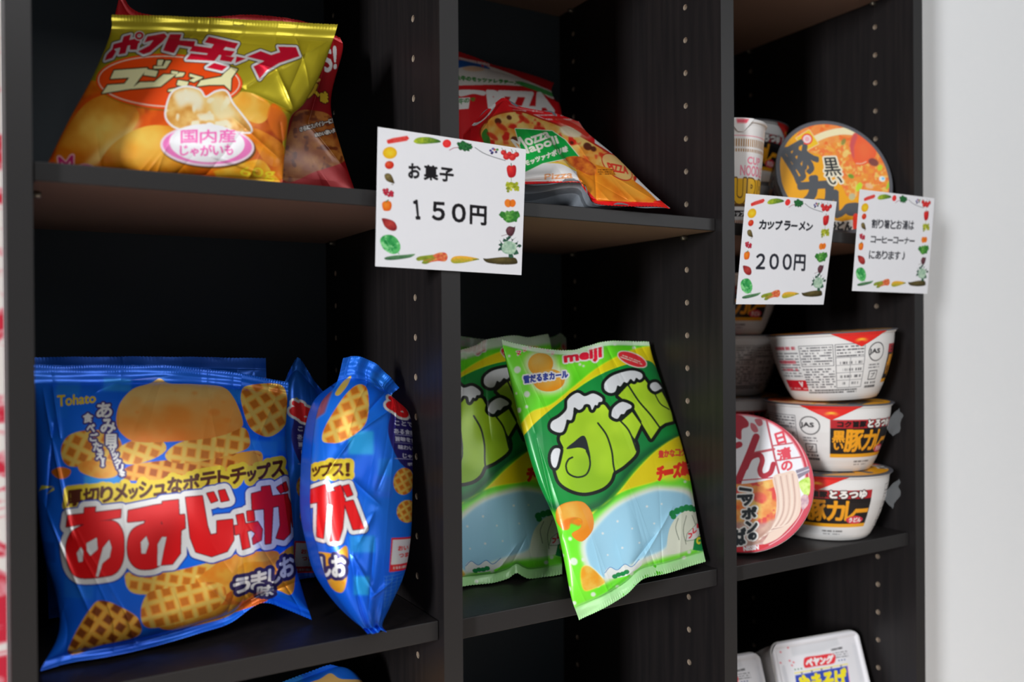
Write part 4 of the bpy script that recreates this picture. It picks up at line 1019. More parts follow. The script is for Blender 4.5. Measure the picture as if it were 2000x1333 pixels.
bag('blue waffle crisp bag peeking up from the lowest visible left compartment', 'snack bag', BG, [(300, 1425), (470, 1372), (560, 1330), (638, 1301), (655, 1303)], [(655, 1303), (700, 1322), (752, 1420), (775, 1600), e1],
    [e0, e1], [(300, 1425), (380, 1600), e0], (110, 100, 40, 70), 26, 20, A_BLUE, M_FOIL, back='#0d4fc0', vt=.03, vb=.04, seed=29, res=.8, aff=(np.eye(2), np.array([-333., -578])))

nz_ = zq((880, 620), 2.15)
GG = 'green corn snack bags in the middle column'
bag('green corn snack bag leaning in front, one corner over the shelf edge', 'snack bag', GG,
    nz_((214, 94), (280, 112), (360, 128), (500, 140), (570, 122), (640, 104), (720, 100), (832, 104)), nz_((832, 104), (852, 180), (905, 330), (960, 500), (1002, 660), (1030, 820), (1052, 940), (1070, 1026)),
    nz_((540, 1272), (620, 1234), (730, 1172), (785, 1118), (820, 1096), (900, 1078), (1000, 1048), (1070, 1026)), nz_((214, 94), (242, 230), (302, 480), (362, 680), (436, 850), (472, 1000), (505, 1170), (540, 1272)),
    (80, 94, 13, -11), 28, 16, A_GRN, M_FILM, back='#58c81e', depf=lambda U, V: -16 * np.sin(np.pi * U) * V ** 5, vt=.022, vb=.055, seed=41, pleat=1.6, npl=24, dent=1.2, zz=1.8, zper=5,
    folds=[(1235, 1100, 1280, 1040, 5, -3), (1255, 1090, 1310, 990, 5, 2.5), (1100, 1040, 1080, 1130, 4, 2.4), (1020, 760, 1100, 1000, 6, 1.4), (1240, 1110, 1140, 1190, 5, 1.8), (1050, 850, 1085, 1010, 4, -2), (1330, 860, 1360, 1060, 5, 1.6)], ends=('#d3dccf', .8, .55))
AFF2 = affine3(nz_((222, 262), (180, 770), (300, 730)), nz_((725, 280), (735, 785), (850, 730)))
bag('green corn snack bag standing behind, partly hidden by the left divider', 'snack bag', GG,
    [(872, 690), (900, 684), (931, 674), (946, 665.5), (976, 659), (1005, 656), (1033, 659), (1055, 655.6), (1071, 653)], [(1071, 653), (1078, 690), (1088, 800), (1096, 1000), (1098, 1122)],
    [(868, 1152), (903, 1146), (938, 1142), (967, 1138), (992, 1131), (1009, 1120), (1023, 1127), (1040, 1131), (1098, 1122)], [(872, 690), (870, 900), (868, 1152)],
    (150, 166, 68, 81), 24, 16, A_GRN, M_FILM, back='#58c81e', vt=.05, vb=.05, seed=43, aff=AFF2, pleat=1.6, dent=1.4, zz=1.6, zper=5, folds=[(960, 1130, 1010, 1060, 5, 2.2), (940, 700, 960, 860, 6, -1.6), (1000, 1100, 1030, 1040, 4, -2)], ends=('#cdd4c6', .85, .55))
f0, f1 = bx(905, 200, -220.5), bx(1112, 200, -220.5)
bag('green corn snack bag furthest back in the middle compartment', 'snack bag', GG,
    [(884, 655), (926, 661), (1000, 668), (1075, 660), (1094, 651.5), (1106, 661)], [(1106, 661), (1112, 850), f1], [f0, f1], [(884, 655), (890, 850), f0],
    (222, 222, 200, 200), 10, 12, A_GRN, M_FILM, back='#58c81e', vt=.06, vb=.05, seed=45, aff=(np.eye(2), np.array([110., 20])), res=.6, ends=('#b9c2b4', .85, .7))

PG = 'pizza crisp bags in the top middle compartment'
p0, p1 = bx(900, 150, 107.6, 380), bx(1130, 150, 107.6, 380)
yz = zq((880, 0), 6.667)
bag('pizza crisp bag with green lettering standing behind the slumped one', 'snack bag', PG,
    yz((30, 650), (300, 738), (520, 832), (650, 868), (1000, 960), (1345, 1078)), yz((1345, 1078), (1312, 1180), (1370, 1330), (1450, 1500)) + [p1], [p0, p1], yz((30, 650), (40, 1200)) + [p0],
    (225, 225, 150, 150), 14, 12, A_PIZ2, M_FILM, back='#b8161e', vt=.05, vb=.04, seed=51, pleat=1.6, dent=1.6, res=1.2)
bag('pizza crisp bag slumped at the front of the top middle compartment', 'snack bag', PG,
    [(905, 262), (940, 225), (966, 202), (985, 191), (1008, 206), (1050, 215), (1090, 223), (1130, 238)], [(1130, 238), (1150, 262), (1205, 308), (1262, 366), (1309, 408)],
    [(905, 357), (1026, 360), (1132, 357), (1150, 380), (1165, 398), (1225, 403), (1283, 404), (1309, 408)], [(905, 262), (903, 310), (905, 357)],
    (92, 110, -6, 30), 12, 50, A_PIZ, M_FILM, vt=.04, vb=.06, seed=53, pleat=2.0, dent=2.0, zz=1.2, zper=4, dirb=(0, -.25, 1), tbf=lambda U, V: np.clip(1.75 - 1.6 * U, .15, 1.5), zmin=106.6, res=1.25,
    folds=[(1135, 340, 1170, 320, 4, 2.5), (1165, 395, 1160, 330, 3, -3), (1160, 330, 1120, 270, 5, 2), (1165, 325, 1290, 398, 4, 2.2), (1000, 210, 1060, 300, 6, 1.6), (985, 195, 940, 260, 4, 2), (1040, 225, 1150, 262, 3, -2)])

# ------------------------------------------------------------------ price cards
CQ1 = [(738.2, 248.0), (1027.4, 292.0), (1018.4, 537.7), (733.2, 520.4)]
CQ2 = [(1457.4, 378.3), (1634.2, 394.0), (1608.4, 595.3), (1437.8, 594.6)]
CQ3 = [(1679.8, 370.0), (1825.3, 387.8), (1811.0, 574.3), (1664.6, 568.4)]
CMM = [(0, 0), (126, 0), (126, 106), (0, 106)]
ZC1 = [((x - 720) * 4.166, (y - 230) * 4.166) for x, y in CQ1]


def card_art(fn):
    A = Art(0, 0, 126, 106, 6.5, '#eeeef2')
    A.H = homography(ZC1, CMM)
    v = A.T().fill
    A.fill([(148, 185), (200, 168), (312, 150), (328, 170), (310, 190), (160, 215), (150, 205)], '#e03a34', outl=[(3, '#f4c8c8')]); A.lines([(200, 170), (310, 158), (312, 185), (200, 200)], 2, '#f49088', .2, 2)
    A.fill(cr([(365, 190), (400, 165), (480, 160), (560, 180), (585, 200), (540, 210), (420, 218), (375, 208)]), lambda X, Y: mixc('#b8c832', '#3a6a2a', (X - 380) / 190 + (vnoise(X, Y, 14, 2) - .5) * .7))
    A.fill(ellp(634, 214, 35, 34), '#ea2a2c'); A.fill(ellp(630, 212, 24, 22), '#f04a44', .6, 5)
    A.stroke(cr([(655, 268), (690, 250), (730, 245)], False), 6, '#b05068')
    for x, y, r in ((735, 215, 24), (765, 205, 26), (790, 225, 26), (815, 232, 22), (770, 250, 24), (740, 245, 20), (800, 255, 18), (830, 240, 12)): A.fill(cr(ellp(x, y, r, r * .8, x, 10) + np.random.RandomState(x).rand(10, 2) * 9), noisy('#2e7a3c', '#16502c', 12, x % 7))
    A.stroke(cr([(862, 245), (930, 290), (1010, 322), (1110, 352)], False), 5, '#2a3038')
    for x, y, c in ((990, 270, '#4a3a8a'), (1005, 285, '#5a4a9a'), (1022, 262, '#c86a2a'), (1035, 282, '#3a2a5a'), (1010, 255, '#6a5aa0'), (1000, 292, '#2a2a5a'), (1045, 262, '#4a8a3a')): A.fill(ellp(x, y, 11, 10), c)
    for x, y, r in ((1095, 285, 22), (1120, 318, 28), (1168, 322, 30), (1202, 302, 22), (1145, 295, 18)): A.fill(ellp(x, y, r, r), blend(x - 5, y - 5, r * 1.3, r * 1.3, '#ee4a44', '#b8141e', .1, 9))
    for x, y in ((1082, 262), (1110, 275), (1160, 272), (1195, 280)): A.stroke([(x, y - 14), (x + 10, y + 12)], 4, '#4a4a2a')
    A.fill(ellp(172, 290, 58, 50), blend(172, 290, 60, 52, '#f6d838', '#eab012', .15, 12)); A.stroke(ellp(172, 290, 56, 48), 3, '#e8b418', closed=True)
    A.fill(ellp(168, 390, 37, 34), blend(160, 380, 42, 40, '#f06a3a', '#c81e14', .2, 12)); A.stroke([(160, 362), (176, 366)], 4, '#3a5a2a')
    A.fill(cr([(128, 475), (150, 458), (182, 470), (205, 520), (208, 540), (180, 535), (142, 515)]), blend(155, 485, 60, 50, '#8a7a4a', '#4a3c1e', .3, 10)); A.stroke([(200, 535), (196, 552), (184, 548)], 4, '#4a3c1e')
    for x, y in ((125, 595), (150, 612), (175, 620), (140, 628), (165, 640), (190, 640), (130, 615), (182, 610), (150, 592), (192, 618)): A.fill(ellp(x, y, 14, 13), blend(x - 3, y - 3, 15, 15, '#d83a50', '#a01830', .2, 8))
    A.fill(cr([(108, 712), (118, 690), (150, 682), (178, 690), (188, 720), (176, 758), (145, 766), (118, 756)]), blend(140, 715, 50, 50, '#f8922e', '#e0600e', .2, 14)); A.stroke([(140, 690), (160, 676)], 9, '#4a7a2a')
    A.fill(cr([(108, 825), (150, 828), (205, 850), (230, 895), (215, 925), (170, 920), (130, 890), (112, 850)]), blend(170, 870, 75, 60, '#c4463c', '#8a2026', .3, 12))
    A.fill(cr([(92, 1000), (120, 965), (180, 958), (230, 990), (258, 1050), (240, 1100), (190, 1112), (130, 1080), (105, 1045)]), noisy('#5cc06a', '#1f8a42', 34, 3, '#8ad890'))
    A.stroke(cr([(130, 980), (160, 1030), (190, 1100)], False), 4, '#8cd496', .6); A.stroke(cr([(180, 965), (190, 1030), (195, 1095)], False), 4, '#2e8a4a', .6); A.stroke([(235, 1095), (245, 1112)], 8, '#7ac08a')
    A.fill(cr([(132, 1140), (200, 1125), (300, 1118), (375, 1112), (350, 1135), (300, 1148), (200, 1160), (140, 1158)]), lambda X, Y: mixc('#6a9a6a', '#2e5a3a', (Y - 1115) / 45 + (vnoise(X, Y, 16, 2) - .5) * .6))
    A.fill(cr([(385, 1150), (420, 1130), (560, 1115), (600, 1120), (560, 1150), (470, 1192), (430, 1185), (440, 1165), (400, 1168)]), lambda X, Y: mixc('#a8b43c', '#6a7a22', (vnoise(X, Y * 3, 34, 2, 5))))
    A.fill(cr([(520, 1125), (570, 1102), (625, 1105), (640, 1140), (620, 1172), (560, 1170), (480, 1180), (540, 1150)]), noisy('#d8503c', '#e89a58', 22, 4)); A.stroke([(450, 1165), (560, 1140), (610, 1118)], 5, '#c8603a')
    A.fill(cr([(665, 1165), (690, 1135), (760, 1128), (850, 1140), (893, 1155), (850, 1168), (760, 1185), (690, 1188)]), lambda X, Y: mixc('#f0b43a', '#9aa632', (Y - 1140) / 46 + (vnoise(X, Y, 10, 2) - .5) * .7)); A.stroke([(850, 1158), (893, 1156)], 8, '#5a7a2a')
    A.fill(cr([(930, 1148), (960, 1150), (1080, 1138), (1180, 1140), (1208, 1165), (1200, 1192), (1100, 1198), (990, 1188), (945, 1172)]), blend(1070, 1155, 160, 45, '#6a5e34', '#3a3218', .2, 14))
    A.fill(cr([(1122, 410), (1140, 390), (1160, 395), (1185, 388), (1200, 410), (1195, 470), (1170, 492), (1140, 488), (1126, 455)]), blend(1150, 420, 55, 70, '#ea3a34', '#b81420', .15, 14)); A.stroke([(1160, 398), (1158, 375)], 7, '#3a5a2a'); A.stroke([(1158, 492), (1160, 520)], 4, '#8a9a3a')
    rr = random.Random(4)
    for k in range(46):
        x = rr.uniform(1120, 1210); y = 535 + 95 * rr.random() * (.5 + .5 * rr.random()); A.fill(ellp(x + (y - 535) * .12, y, 12, 11), rr.choice(['#b8bc30', '#a4ac28', '#c8cc48', '#8a962a']))
    A.fill(ellp(1132, 702, 28, 34, -15), '#f2862a'); A.fill(ellp(1170, 702, 26, 32, 10), '#ee7a1e'); A.fill(ellp(1150, 700, 6, 28), '#c85a14', .6, 3)
    for x, y, rx, ry, c in ((1090, 800, 32, 24, '#3a8a34'), (1120, 830, 32, 24, '#5aa83e'), (1160, 800, 36, 40, '#6ab84a'), (1200, 795, 30, 30, '#4a9a3c'), (1150, 840, 34, 20, '#7cc458'), (1190, 830, 24, 24, '#3f8e38'), (1130, 785, 20, 22, '#8ccc68')):
        A.fill(cr(ellp(x, y, rx, ry, x % 50, 12) + np.random.RandomState(x).rand(12, 2) * 12 - 6), noisy(c, '#2a6a2a', 16, x % 9, None, 1.4))
    A.fill(cr([(1115, 920), (1140, 890), (1180, 895), (1192, 888), (1188, 930), (1165, 968), (1130, 960)]), blend(1140, 915, 55, 55, '#7a4a50', '#4a2430', .2, 12)); A.stroke([(1125, 955), (1080, 968)], 4, '#6a3a40')
    for a in (-150, -120, -95, -60, -30, 0, 35, 70, 160, 190): A.fill(cr(ellp(1140 + 66 * math.cos(math.radians(a)), 1055 + 58 * math.sin(math.radians(a)), 26, 13, a + a % 40, 8) + np.random.RandomState(a + 200).rand(8, 2) * 26 - 13), noisy('#3a6a50', '#1e4638', 14, 3))
    A.fill(cr(ellp(1138, 1058, 62, 54, 0, 12) + np.random.RandomState(3).rand(12, 2) * 8), noisy('#c4dcc4', '#8eb49a', 22, 5)); 
    for x in (1105, 1135, 1165): A.stroke(cr([(x, 1020), (x - 4, 1060), (x + 2, 1105)], False), 4, '#9ab8a4', .7)
    fn(A)
    return A


INK = '#1c1a1e'


def c1(A):
    A.chars('お菓子', [[(326, 378), (418, 388), (416, 500), (324, 494)], [(452, 390), (556, 404), (560, 512), (450, 510)], [(580, 412), (688, 424), (684, 526), (576, 518)]], INK, 5.5)
    A.chars('１５０円', [[(358, 680), (414, 680), (414, 830), (388, 830)], [(518, 694), (614, 700), (612, 842), (518, 836)], [(678, 708), (782, 714), (784, 858), (680, 850)], [(826, 720), (954, 732), (952, 880), (824, 868)]], INK, 6.5)


def zc(q, o, k):                              # card 2/3 measurement -> card-1 drawing frame
    H = homography([((x - o[0]) * k, (y - o[1]) * k) for x, y in q], ZC1)
    def f(*pts):
        out = []
        for x, y in pts:
            r = H @ np.array([x, y, 1.0]); out.append((r[0] / r[2], r[1] / r[2]))
        return out
    return f


f2 = zc(CQ2, (1420, 350), 4.762); f3 = zc(CQ3, (1420, 350), 4.762)


def c2(A):
    n = 'カップラーメン'
    xs = [(300, 362), (374, 432), (448, 508), (528, 584), (596, 648), (668, 722), (736, 792)]; yo = [(392, 478), (408, 478), (396, 484), (402, 490), (440, 452), (404, 488), (420, 492)]
    A.chars(n, [f2((a, t), (b_, t + 4), (b_ - 8, d), (a - 8, d - 3)) for (a, b_), (t, d) in zip(xs, yo)], '#23262e', 5.5)
    A.chars('２００円', [f2((272, 712), (350, 712), (342, 848), (264, 846)), f2((392, 712), (474, 714), (468, 852), (388, 848)), f2((514, 714), (594, 716), (588, 856), (510, 852)), f2((624, 718), (722, 722), (716, 866), (612, 858))], '#2a2c36', 6)


def c3(A):
    for st, x0, x1, y0, y1, dy in (('割り箸とお湯は', 1342, 1738, 376, 456, 18), ('コーヒーコーナー', 1332, 1744, 534, 592, 16), ('にあります♪', 1316, 1668, 668, 742, 12)):
        n = len(st); w = (x1 - x0) / n; Q = []
        for k, ch in enumerate(st):
            xa = x0 + k * w + w * .07; xb = x0 + (k + 1) * w - w * .07; ya = y0 + dy * k / n; yb = y1 + dy * k / n
            if ch == '♪': xa, xb = xa + w * .25, xb - w * .25
            if ch == 'ー': m = (ya + yb) / 2; ya, yb = m - 5, m + 5
            Q.append(f3((xa, ya), (xb, ya + 2), (xb - 5, yb + 2), (xa - 5, yb)))
        A.chars(st, Q, '#34363e', 3.2)


def card(label, quad, A, Yc, n=(430, 370)):
    c3d = np.array([unproj(np.array(x), np.array(y), Y=Yc) for x, y in quad])
    t = thing('price_card', c3d.mean(0) - np.array([0, 0, 52]), label, 'price card', 'white price cards with a printed vegetable border')
    nu, nv = n; V, U = np.mgrid[0:1:nv * 1j, 0:1:nu * 1j]
    P3 = (1 - V)[..., None] * ((1 - U)[..., None] * c3d[0] + U[..., None] * c3d[1]) + V[..., None] * ((1 - U)[..., None] * c3d[3] + U[..., None] * c3d[2])
    P3[..., 1] -= 3.0 * (.25 - (U - .5) ** 2)
    C = A.sample(U * 126, V * 106, 2)
    f = grid_faces(nu, nv); N = nu * nv
    bk = P3[::nv - 1, ::nu - 1].reshape(-1, 3) + np.array([0, .5, 0])
    ring = [0, 1, 3, 2]
    fr = [0, nu - 1, N - 1, N - nu]
    faces = np.vstack([f, [[N + 0, N + 1, N + 3, N + 2]], [[fr[k], fr[(k + 1) % 4], N + ring[(k + 1) % 4], N + ring[k]] for k in range(4)]])
    mesh_obj('card_sheet', np.vstack([P3.reshape(-1, 3), bk]), faces, M_PAPER, t, True, np.vstack([C.reshape(-1, 4), np.tile([.8, .8, .82, 0], (4, 1))]))
    x = (c3d[0] + c3d[1]) / 2
    b = MB(); b.box(c3d[:, 0].mean() - 9, c3d[:, 0].mean() + 9, Yc + .8, max(Yc + 1.4, -.05), c3d[:, 2].mean() - 9, c3d[:, 2].mean() + 9); b.obj('adhesive_pad', M_WHITEP, t)
    return t


card('large white price card reading 150 yen, on the left divider', CQ1, card_art(c1), -2.4)
card('white price card reading 200 yen, on the right divider', CQ2, card_art(c2), -2.4, (300, 290))
card('white notice card about chopsticks and hot water, at the right edge of the shelf', CQ3, card_art(c3), -2.4, (260, 280))
# ------------------------------------------------------------------ noodle bowls, cup and boxes
def lathe_mesh(name, prof, parent, m, art=None, nth=540, step=1.0, th0=0.0, inner=None, cap_bottom=True):
    """turned body; art is laid out in degrees x mm below the top"""
    p = resamp(prof, max(8, int(sum(math.hypot(prof[i + 1][0] - prof[i][0], prof[i + 1][1] - prof[i][1]) for i in range(len(prof) - 1)) / step)))
    th = np.linspace(0, 2 * np.pi, nth + 1); nz = len(p)
    R = p[:, 0][:, None]; X = R * np.cos(th); Y = R * np.sin(th); Z = np.repeat(p[:, 1][:, None], nth + 1, 1)
    V = np.stack([X, Y, Z], -1).reshape(-1, 3); f = grid_faces(nth + 1, nz, flip=p[0, 1] < p[-1, 1])
    C = art.sample(np.repeat(np.degrees(th)[None], nz, 0), np.repeat((p[:, 1].max() - p[:, 1])[:, None], nth + 1, 1), 1).reshape(-1, 4)
    k = len(V); bi = 0 if p[0, 1] < p[-1, 1] else (nz - 1) * (nth + 1)
    if cap_bottom:
        V = np.vstack([V, [0, 0, min(p[0, 1], p[-1, 1])]]); C = np.vstack([C, C[bi]])
        cf = [[bi + j + 1, bi + j, k, k] for j in range(nth)]
        me_f = [tuple(q) for q in f] + [tuple(q[:3]) for q in cf]
        return mesh_obj(name, V, me_f, m, parent, True, C)
    return mesh_obj(name, V, f, m, parent, True, C)


def disc_mesh(name, parent, m, r, z, colfn, n=150, dome=0.0, th=1.2):
    """lid: dense printed disc with a turned-down edge"""
    rr = np.r_[np.linspace(0.5, r - .8, n), r, r, r - 1.2]; nth = 4 * n
    t = np.linspace(0, 2 * np.pi, nth + 1); X = rr[:, None] * np.cos(t); Y = rr[:, None] * np.sin(t)
    Z = z + dome * (1 - (rr / r) ** 2)[:, None] + 0 * X; Z[-3] -= .3; Z[-2] -= th; Z[-1] -= th
    C = np.ones(X.shape + (4,)); C[..., :] = colfn(X, Y)
    return mesh_obj(name, np.stack([X, Y, Z], -1).reshape(-1, 3), grid_faces(nth + 1, len(rr)), m, parent, True, C.reshape(-1, 4))


def frame_thing(name, origin, ez, label, cat, group=None, rot=0.0):
    ez = np.array(ez, float); ez /= np.linalg.norm(ez)
    ex = np.cross([0, 0, 1], ez) if abs(ez[2]) < .99 else np.array([1., 0, 0]); ex /= np.linalg.norm(ex); ey = np.cross(ez, ex)
    c, s = math.cos(rot), math.sin(rot); ex, ey = c * ex + s * ey, -s * ex + c * ey
    o = bpy.data.objects.new(name, None); COL.objects.link(o); o.empty_display_size = .02; w = W(origin)
    o.matrix_world = Matrix(((ex[0], ey[0], ez[0], w[0]), (ex[1], ey[1], ez[1], w[1]), (ex[2], ey[2], ez[2], w[2]), (0, 0, 0, 1)))
    o['_org'] = [0., 0., 0.]
    return tag(o, label, cat, group), (np.array(origin, float), ex, ey, ez)


BOWLP = [(40, 0), (43, .8), (45.5, 4), (50, 13), (56, 28), (61, 44), (64, 60), (65, 69), (66.5, 70.3), (67, 71.5), (66.6, 72.5)]
BH = 72.5


def art_bowl():
    A = Art(0, 0, 360, 75, 6, '#e6e4e2')
    L = 130.0                                 # left edge of the dark label, degrees
    A.fill([(0, 66), (360, 66), (360, 76), (0, 76)], '#dedad6')
    for k in range(2):
        o = L + 185 * k - (0 if k == 0 else 360)
        if k == 1: continue
    x0 = L
    A.fill([(x0, 15), (x0 + 80.0, 15), (x0 + 80.0, 24), (x0, 24)], '#b8242c'); A.fill([(x0, 24), (x0 + 80.0, 24), (x0 + 80.0, 52), (x0, 52)], '#191517'); A.fill([(x0, 52), (x0 + 80.0, 52), (x0 + 80.0, 56), (x0, 56)], '#f0a81c')
    A.text('コク旨豚', [(x0 + 6.7, 16.6), (x0 + 35.0, 22.8)], '#1a1214', .45); A.text('とろつゆ', [(x0 + 37.5, 15.8), (x0 + 73.3, 23.4)], '#f2eee8', .6, [(1.0, '#3a1012')])
    A.chars('黒い', [[(x0 + 2.5, 27), (x0 + 14.2, 39)], [(x0 + 4.2, 40), (x0 + 13.3, 47)]], '#f0a21c', .45)
    A.chars('豚カレー', [[(x0 + 15.0, 26), (x0 + 33.3, 49)], [(x0 + 35.0, 27), (x0 + 51.7, 48)], [(x0 + 53.3, 27), (x0 + 65.0, 48)], [(x0 + 65.8, 36), (x0 + 78.3, 39)]], '#f0a21c', .8)
    A.fill(cr([(x0 + 55.0, 46), (x0 + 65.0, 43), (x0 + 75.0, 47), (x0 + 70.0, 52), (x0 + 58.3, 51)]), '#d8304a'); A.text('うどん', [(x0 + 58.3, 45.2), (x0 + 72.5, 50)], '#f4e8e6', .35)
    A.lines([(x0 + 28.3, 59.5), (x0 + 53.3, 61.8)], 1, '#5a5656', .8, 4, .15); A.lines([(x0 + 30.0, 63), (x0 + 50.0, 65)], 1, '#8a8686', .7, 5, .2)
    jx = L - 19                               # round certification mark and recycling mark
    A.stroke(ellp(jx, 22, 9.5, 9.5, 0, 60), 1.1, '#26262a', closed=True); A.text('JAS', [(jx - 9, 19), (jx + 4, 25)], '#1c1c20', .35)
    A.lines([(jx - 8, 34), (jx + 7, 40)], 2, '#4a4a50', .5, 2); A.stroke([(jx - 6, 42), (jx + 5, 42), (jx + 5, 51), (jx - 6, 51)], 1.0, '#2a2a2e', closed=True); A.text('プ', [(jx - 3, 44), (jx + 2, 49)], '#2a2a2e', .2)
    A.lines([(jx - 11, 53), (jx + 9, 56)], 1, '#2a2a2e', .8, 7, .3); A.lines([(jx - 9, 57), (jx + 8, 60)], 1, '#1c1c20', .9, 8, .05)
    # nutrition tables to the left of the mark
    tx = L - 33
    for (a, b_, c, d) in ((tx - 28, 12, tx, 58), (tx - 62, 12, tx - 30, 34)): A.stroke([(a, b_), (c, b_), (c, d), (a, d)], .55, '#5a5a60', closed=True)
    for y in (18, 26, 34, 42, 50): A.stroke([(tx - 28, y), (tx, y)], .5, '#6a6a70')
    A.stroke([(tx - 14, 26), (tx - 14, 58)], .5, '#6a6a70'); A.lines([(tx - 27, 13), (tx - 1, 26)], 4, '#4a4a50', .5, 11, .3); A.lines([(tx - 24, 28), (tx - 2, 57)], 4, '#4a4a50', .4, 12, .6)
    A.lines([(tx - 61, 13), (tx - 31, 33)], 7, '#4a4a50', .55, 13, .3); A.lines([(tx - 62, 36), (tx - 29, 58)], 8, '#3c3c44', .55, 14, .35)
    A.lines([(tx - 64, 59), (tx - 4, 64)], 2, '#2a2a30', .6, 15, .05)
    bx_ = tx - 98
    A.lines([(bx_, 12), (bx_ + 32, 16)], 1, '#c03044', .9, 16, .05); A.lines([(bx_, 18), (bx_ + 34, 46)], 9, '#5a5a60', .45, 17, .2); A.lines([(bx_ + 4, 27), (bx_ + 30, 31)], 1, '#d03a50', .9, 18, .1); A.lines([(bx_ + 6, 36), (bx_ + 30, 39)], 1, '#d03a50', .9, 19, .2)
    A.fill([(bx_ + 2, 49), (bx_ + 36, 49), (bx_ + 36, 61), (bx_ + 2, 61)], '#cc1e2c'); A.text('V', [(bx_ + 26, 51), (bx_ + 31, 56)], '#f2e8e8', .5); A.lines([(bx_ + 3, 57), (bx_ + 35, 60)], 1, '#f0b8b8', .5, 21)
    q0 = L + 104                              # second table on the far side
    A.lines([(q0, 14), (q0 + 60, 58)], 13, '#55555c', .5, 22, .25); A.stroke([(q0 - 2, 12), (q0 + 62, 12), (q0 + 62, 60), (q0 - 2, 60)], .6, '#5a5a60', closed=True)
    A.fill([(0, 0), (360, 0), (360, 2.2), (0, 2.2)], '#efeeec')
    return A, L


A_BOWL, LAB = art_bowl()


def udon_lid():
    A = Art(1490, 215, 1770, 480, 3.2, '#56565c').T(1420, 200, 4.762)
    A.fill(cr([(545, 900), (500, 700), (492, 560), (520, 450), (580, 340), (680, 250), (800, 200), (920, 188), (1040, 200), (1180, 240), (1300, 330), (1400, 440), (1470, 560), (1510, 700), (1520, 850), (1480, 1000), (1400, 1120), (1250, 1220), (1050, 1240), (850, 1200), (680, 1090)]), '#f6ab1c')
    A.fill(cr([(640, 330), (720, 240), (860, 192), (1000, 194), (1180, 240), (1320, 345), (1430, 490), (1500, 680), (1518, 850), (1460, 900), (1300, 850), (1150, 880), (1050, 760), (900, 520), (760, 460)]), noisy('#ea8440', '#f0a04e', 60, 3, '#e06a2c'))
    A.fill(cr([(760, 440), (900, 400), (1100, 380), (1300, 520), (1480, 640), (1510, 850), (1440, 960), (1280, 880), (1120, 880), (1040, 700), (900, 520)]), noisy('#f09a3a', '#e8743a', 38, 6, '#f6cc6c', 2.8), .9, 5)
    A.stroke(cr([(800, 352), (920, 300), (1060, 272), (1180, 278)], False), 62, '#efe6bc', .95)
    A.fill(cr([(1142, 430), (1150, 350), (1185, 288), (1260, 330), (1330, 390), (1385, 455), (1370, 520), (1310, 570), (1240, 588), (1180, 562)]), blend(1270, 440, 150, 170, '#f07040', '#d4502e', .15, 40))
    A.fill(cr([(1142, 440), (1150, 350), (1190, 285), (1210, 320), (1180, 420), (1180, 530)]), '#b04a58', .75, 8); A.stroke(cr([(1200, 572), (1250, 572), (1290, 555)], False), 10, '#f8d8b0', .8)
    for x, y, rx, ry, c in ((1150, 690, 30, 20, '#5a8a2a'), (1420, 610, 24, 28, '#a8c02a'), (1440, 715, 30, 26, '#cfe0e8'), (1448, 712, 13, 13, '#5aa8d8'), (1225, 790, 26, 45, '#a4cc2a'), (1160, 880, 30, 34, '#a8a888'), (1500, 770, 14, 50, '#8ab82a'), (1320, 780, 40, 24, '#f0c090'), (1100, 480, 26, 40, '#f8d47a'), (960, 440, 40, 20, '#e0a040'), (1360, 560, 50, 34, '#6a3a3a'), (1080, 370, 20, 34, '#7a7a3a')): A.fill(ellp(x, y, rx, ry, 25), c, .9, 3)
    A.fill([(640, 335), (760, 258), (848, 388), (735, 450)], '#f4c428', outl=[(6, '#f4d8a0')]); A.fill(ellp(742, 345, 52, 52), '#d8382c'); A.fill(ellp(742, 345, 38, 38), '#f2dcdc'); A.fill(ellp(742, 345, 22, 24), '#ecaab0')
    G = '#4a4c50'
    A.chars('豚', [[(478, 470), (690, 350), (870, 560), (660, 760)]], G, 15)
    A.chars('カ', [[(660, 720), (960, 690), (985, 960), (690, 950)]], G, 26); A.chars('レ', [[(1005, 830), (1100, 900), (1110, 1100), (1010, 1060)]], G, 18)
    A.fill(cr([(1085, 970), (1130, 940), (1230, 945), (1230, 1040), (1150, 1060), (1095, 1030)]), G)
    A.chars('黒い', [[(885, 520), (1020, 515), (1065, 680), (915, 690)], [(935, 700), (1058, 690), (1072, 765), (955, 765)]], '#1e2226', 3.5, [(15, '#f4ead0')])
    A.fill(cr([(960, 1100), (1060, 1110), (1180, 1100), (1175, 1180), (1080, 1205), (970, 1195)]), '#efeae2'); A.chars('うどん', [[(940, 1115), (1010, 1190)], [(1025, 1115), (1085, 1190)], [(1095, 1118), (1155, 1188)]], '#26282c', 6)
    A.fill(cr([(1170, 1060), (1215, 1050), (1225, 1200), (1175, 1210)]), '#e03a2c')
    return A


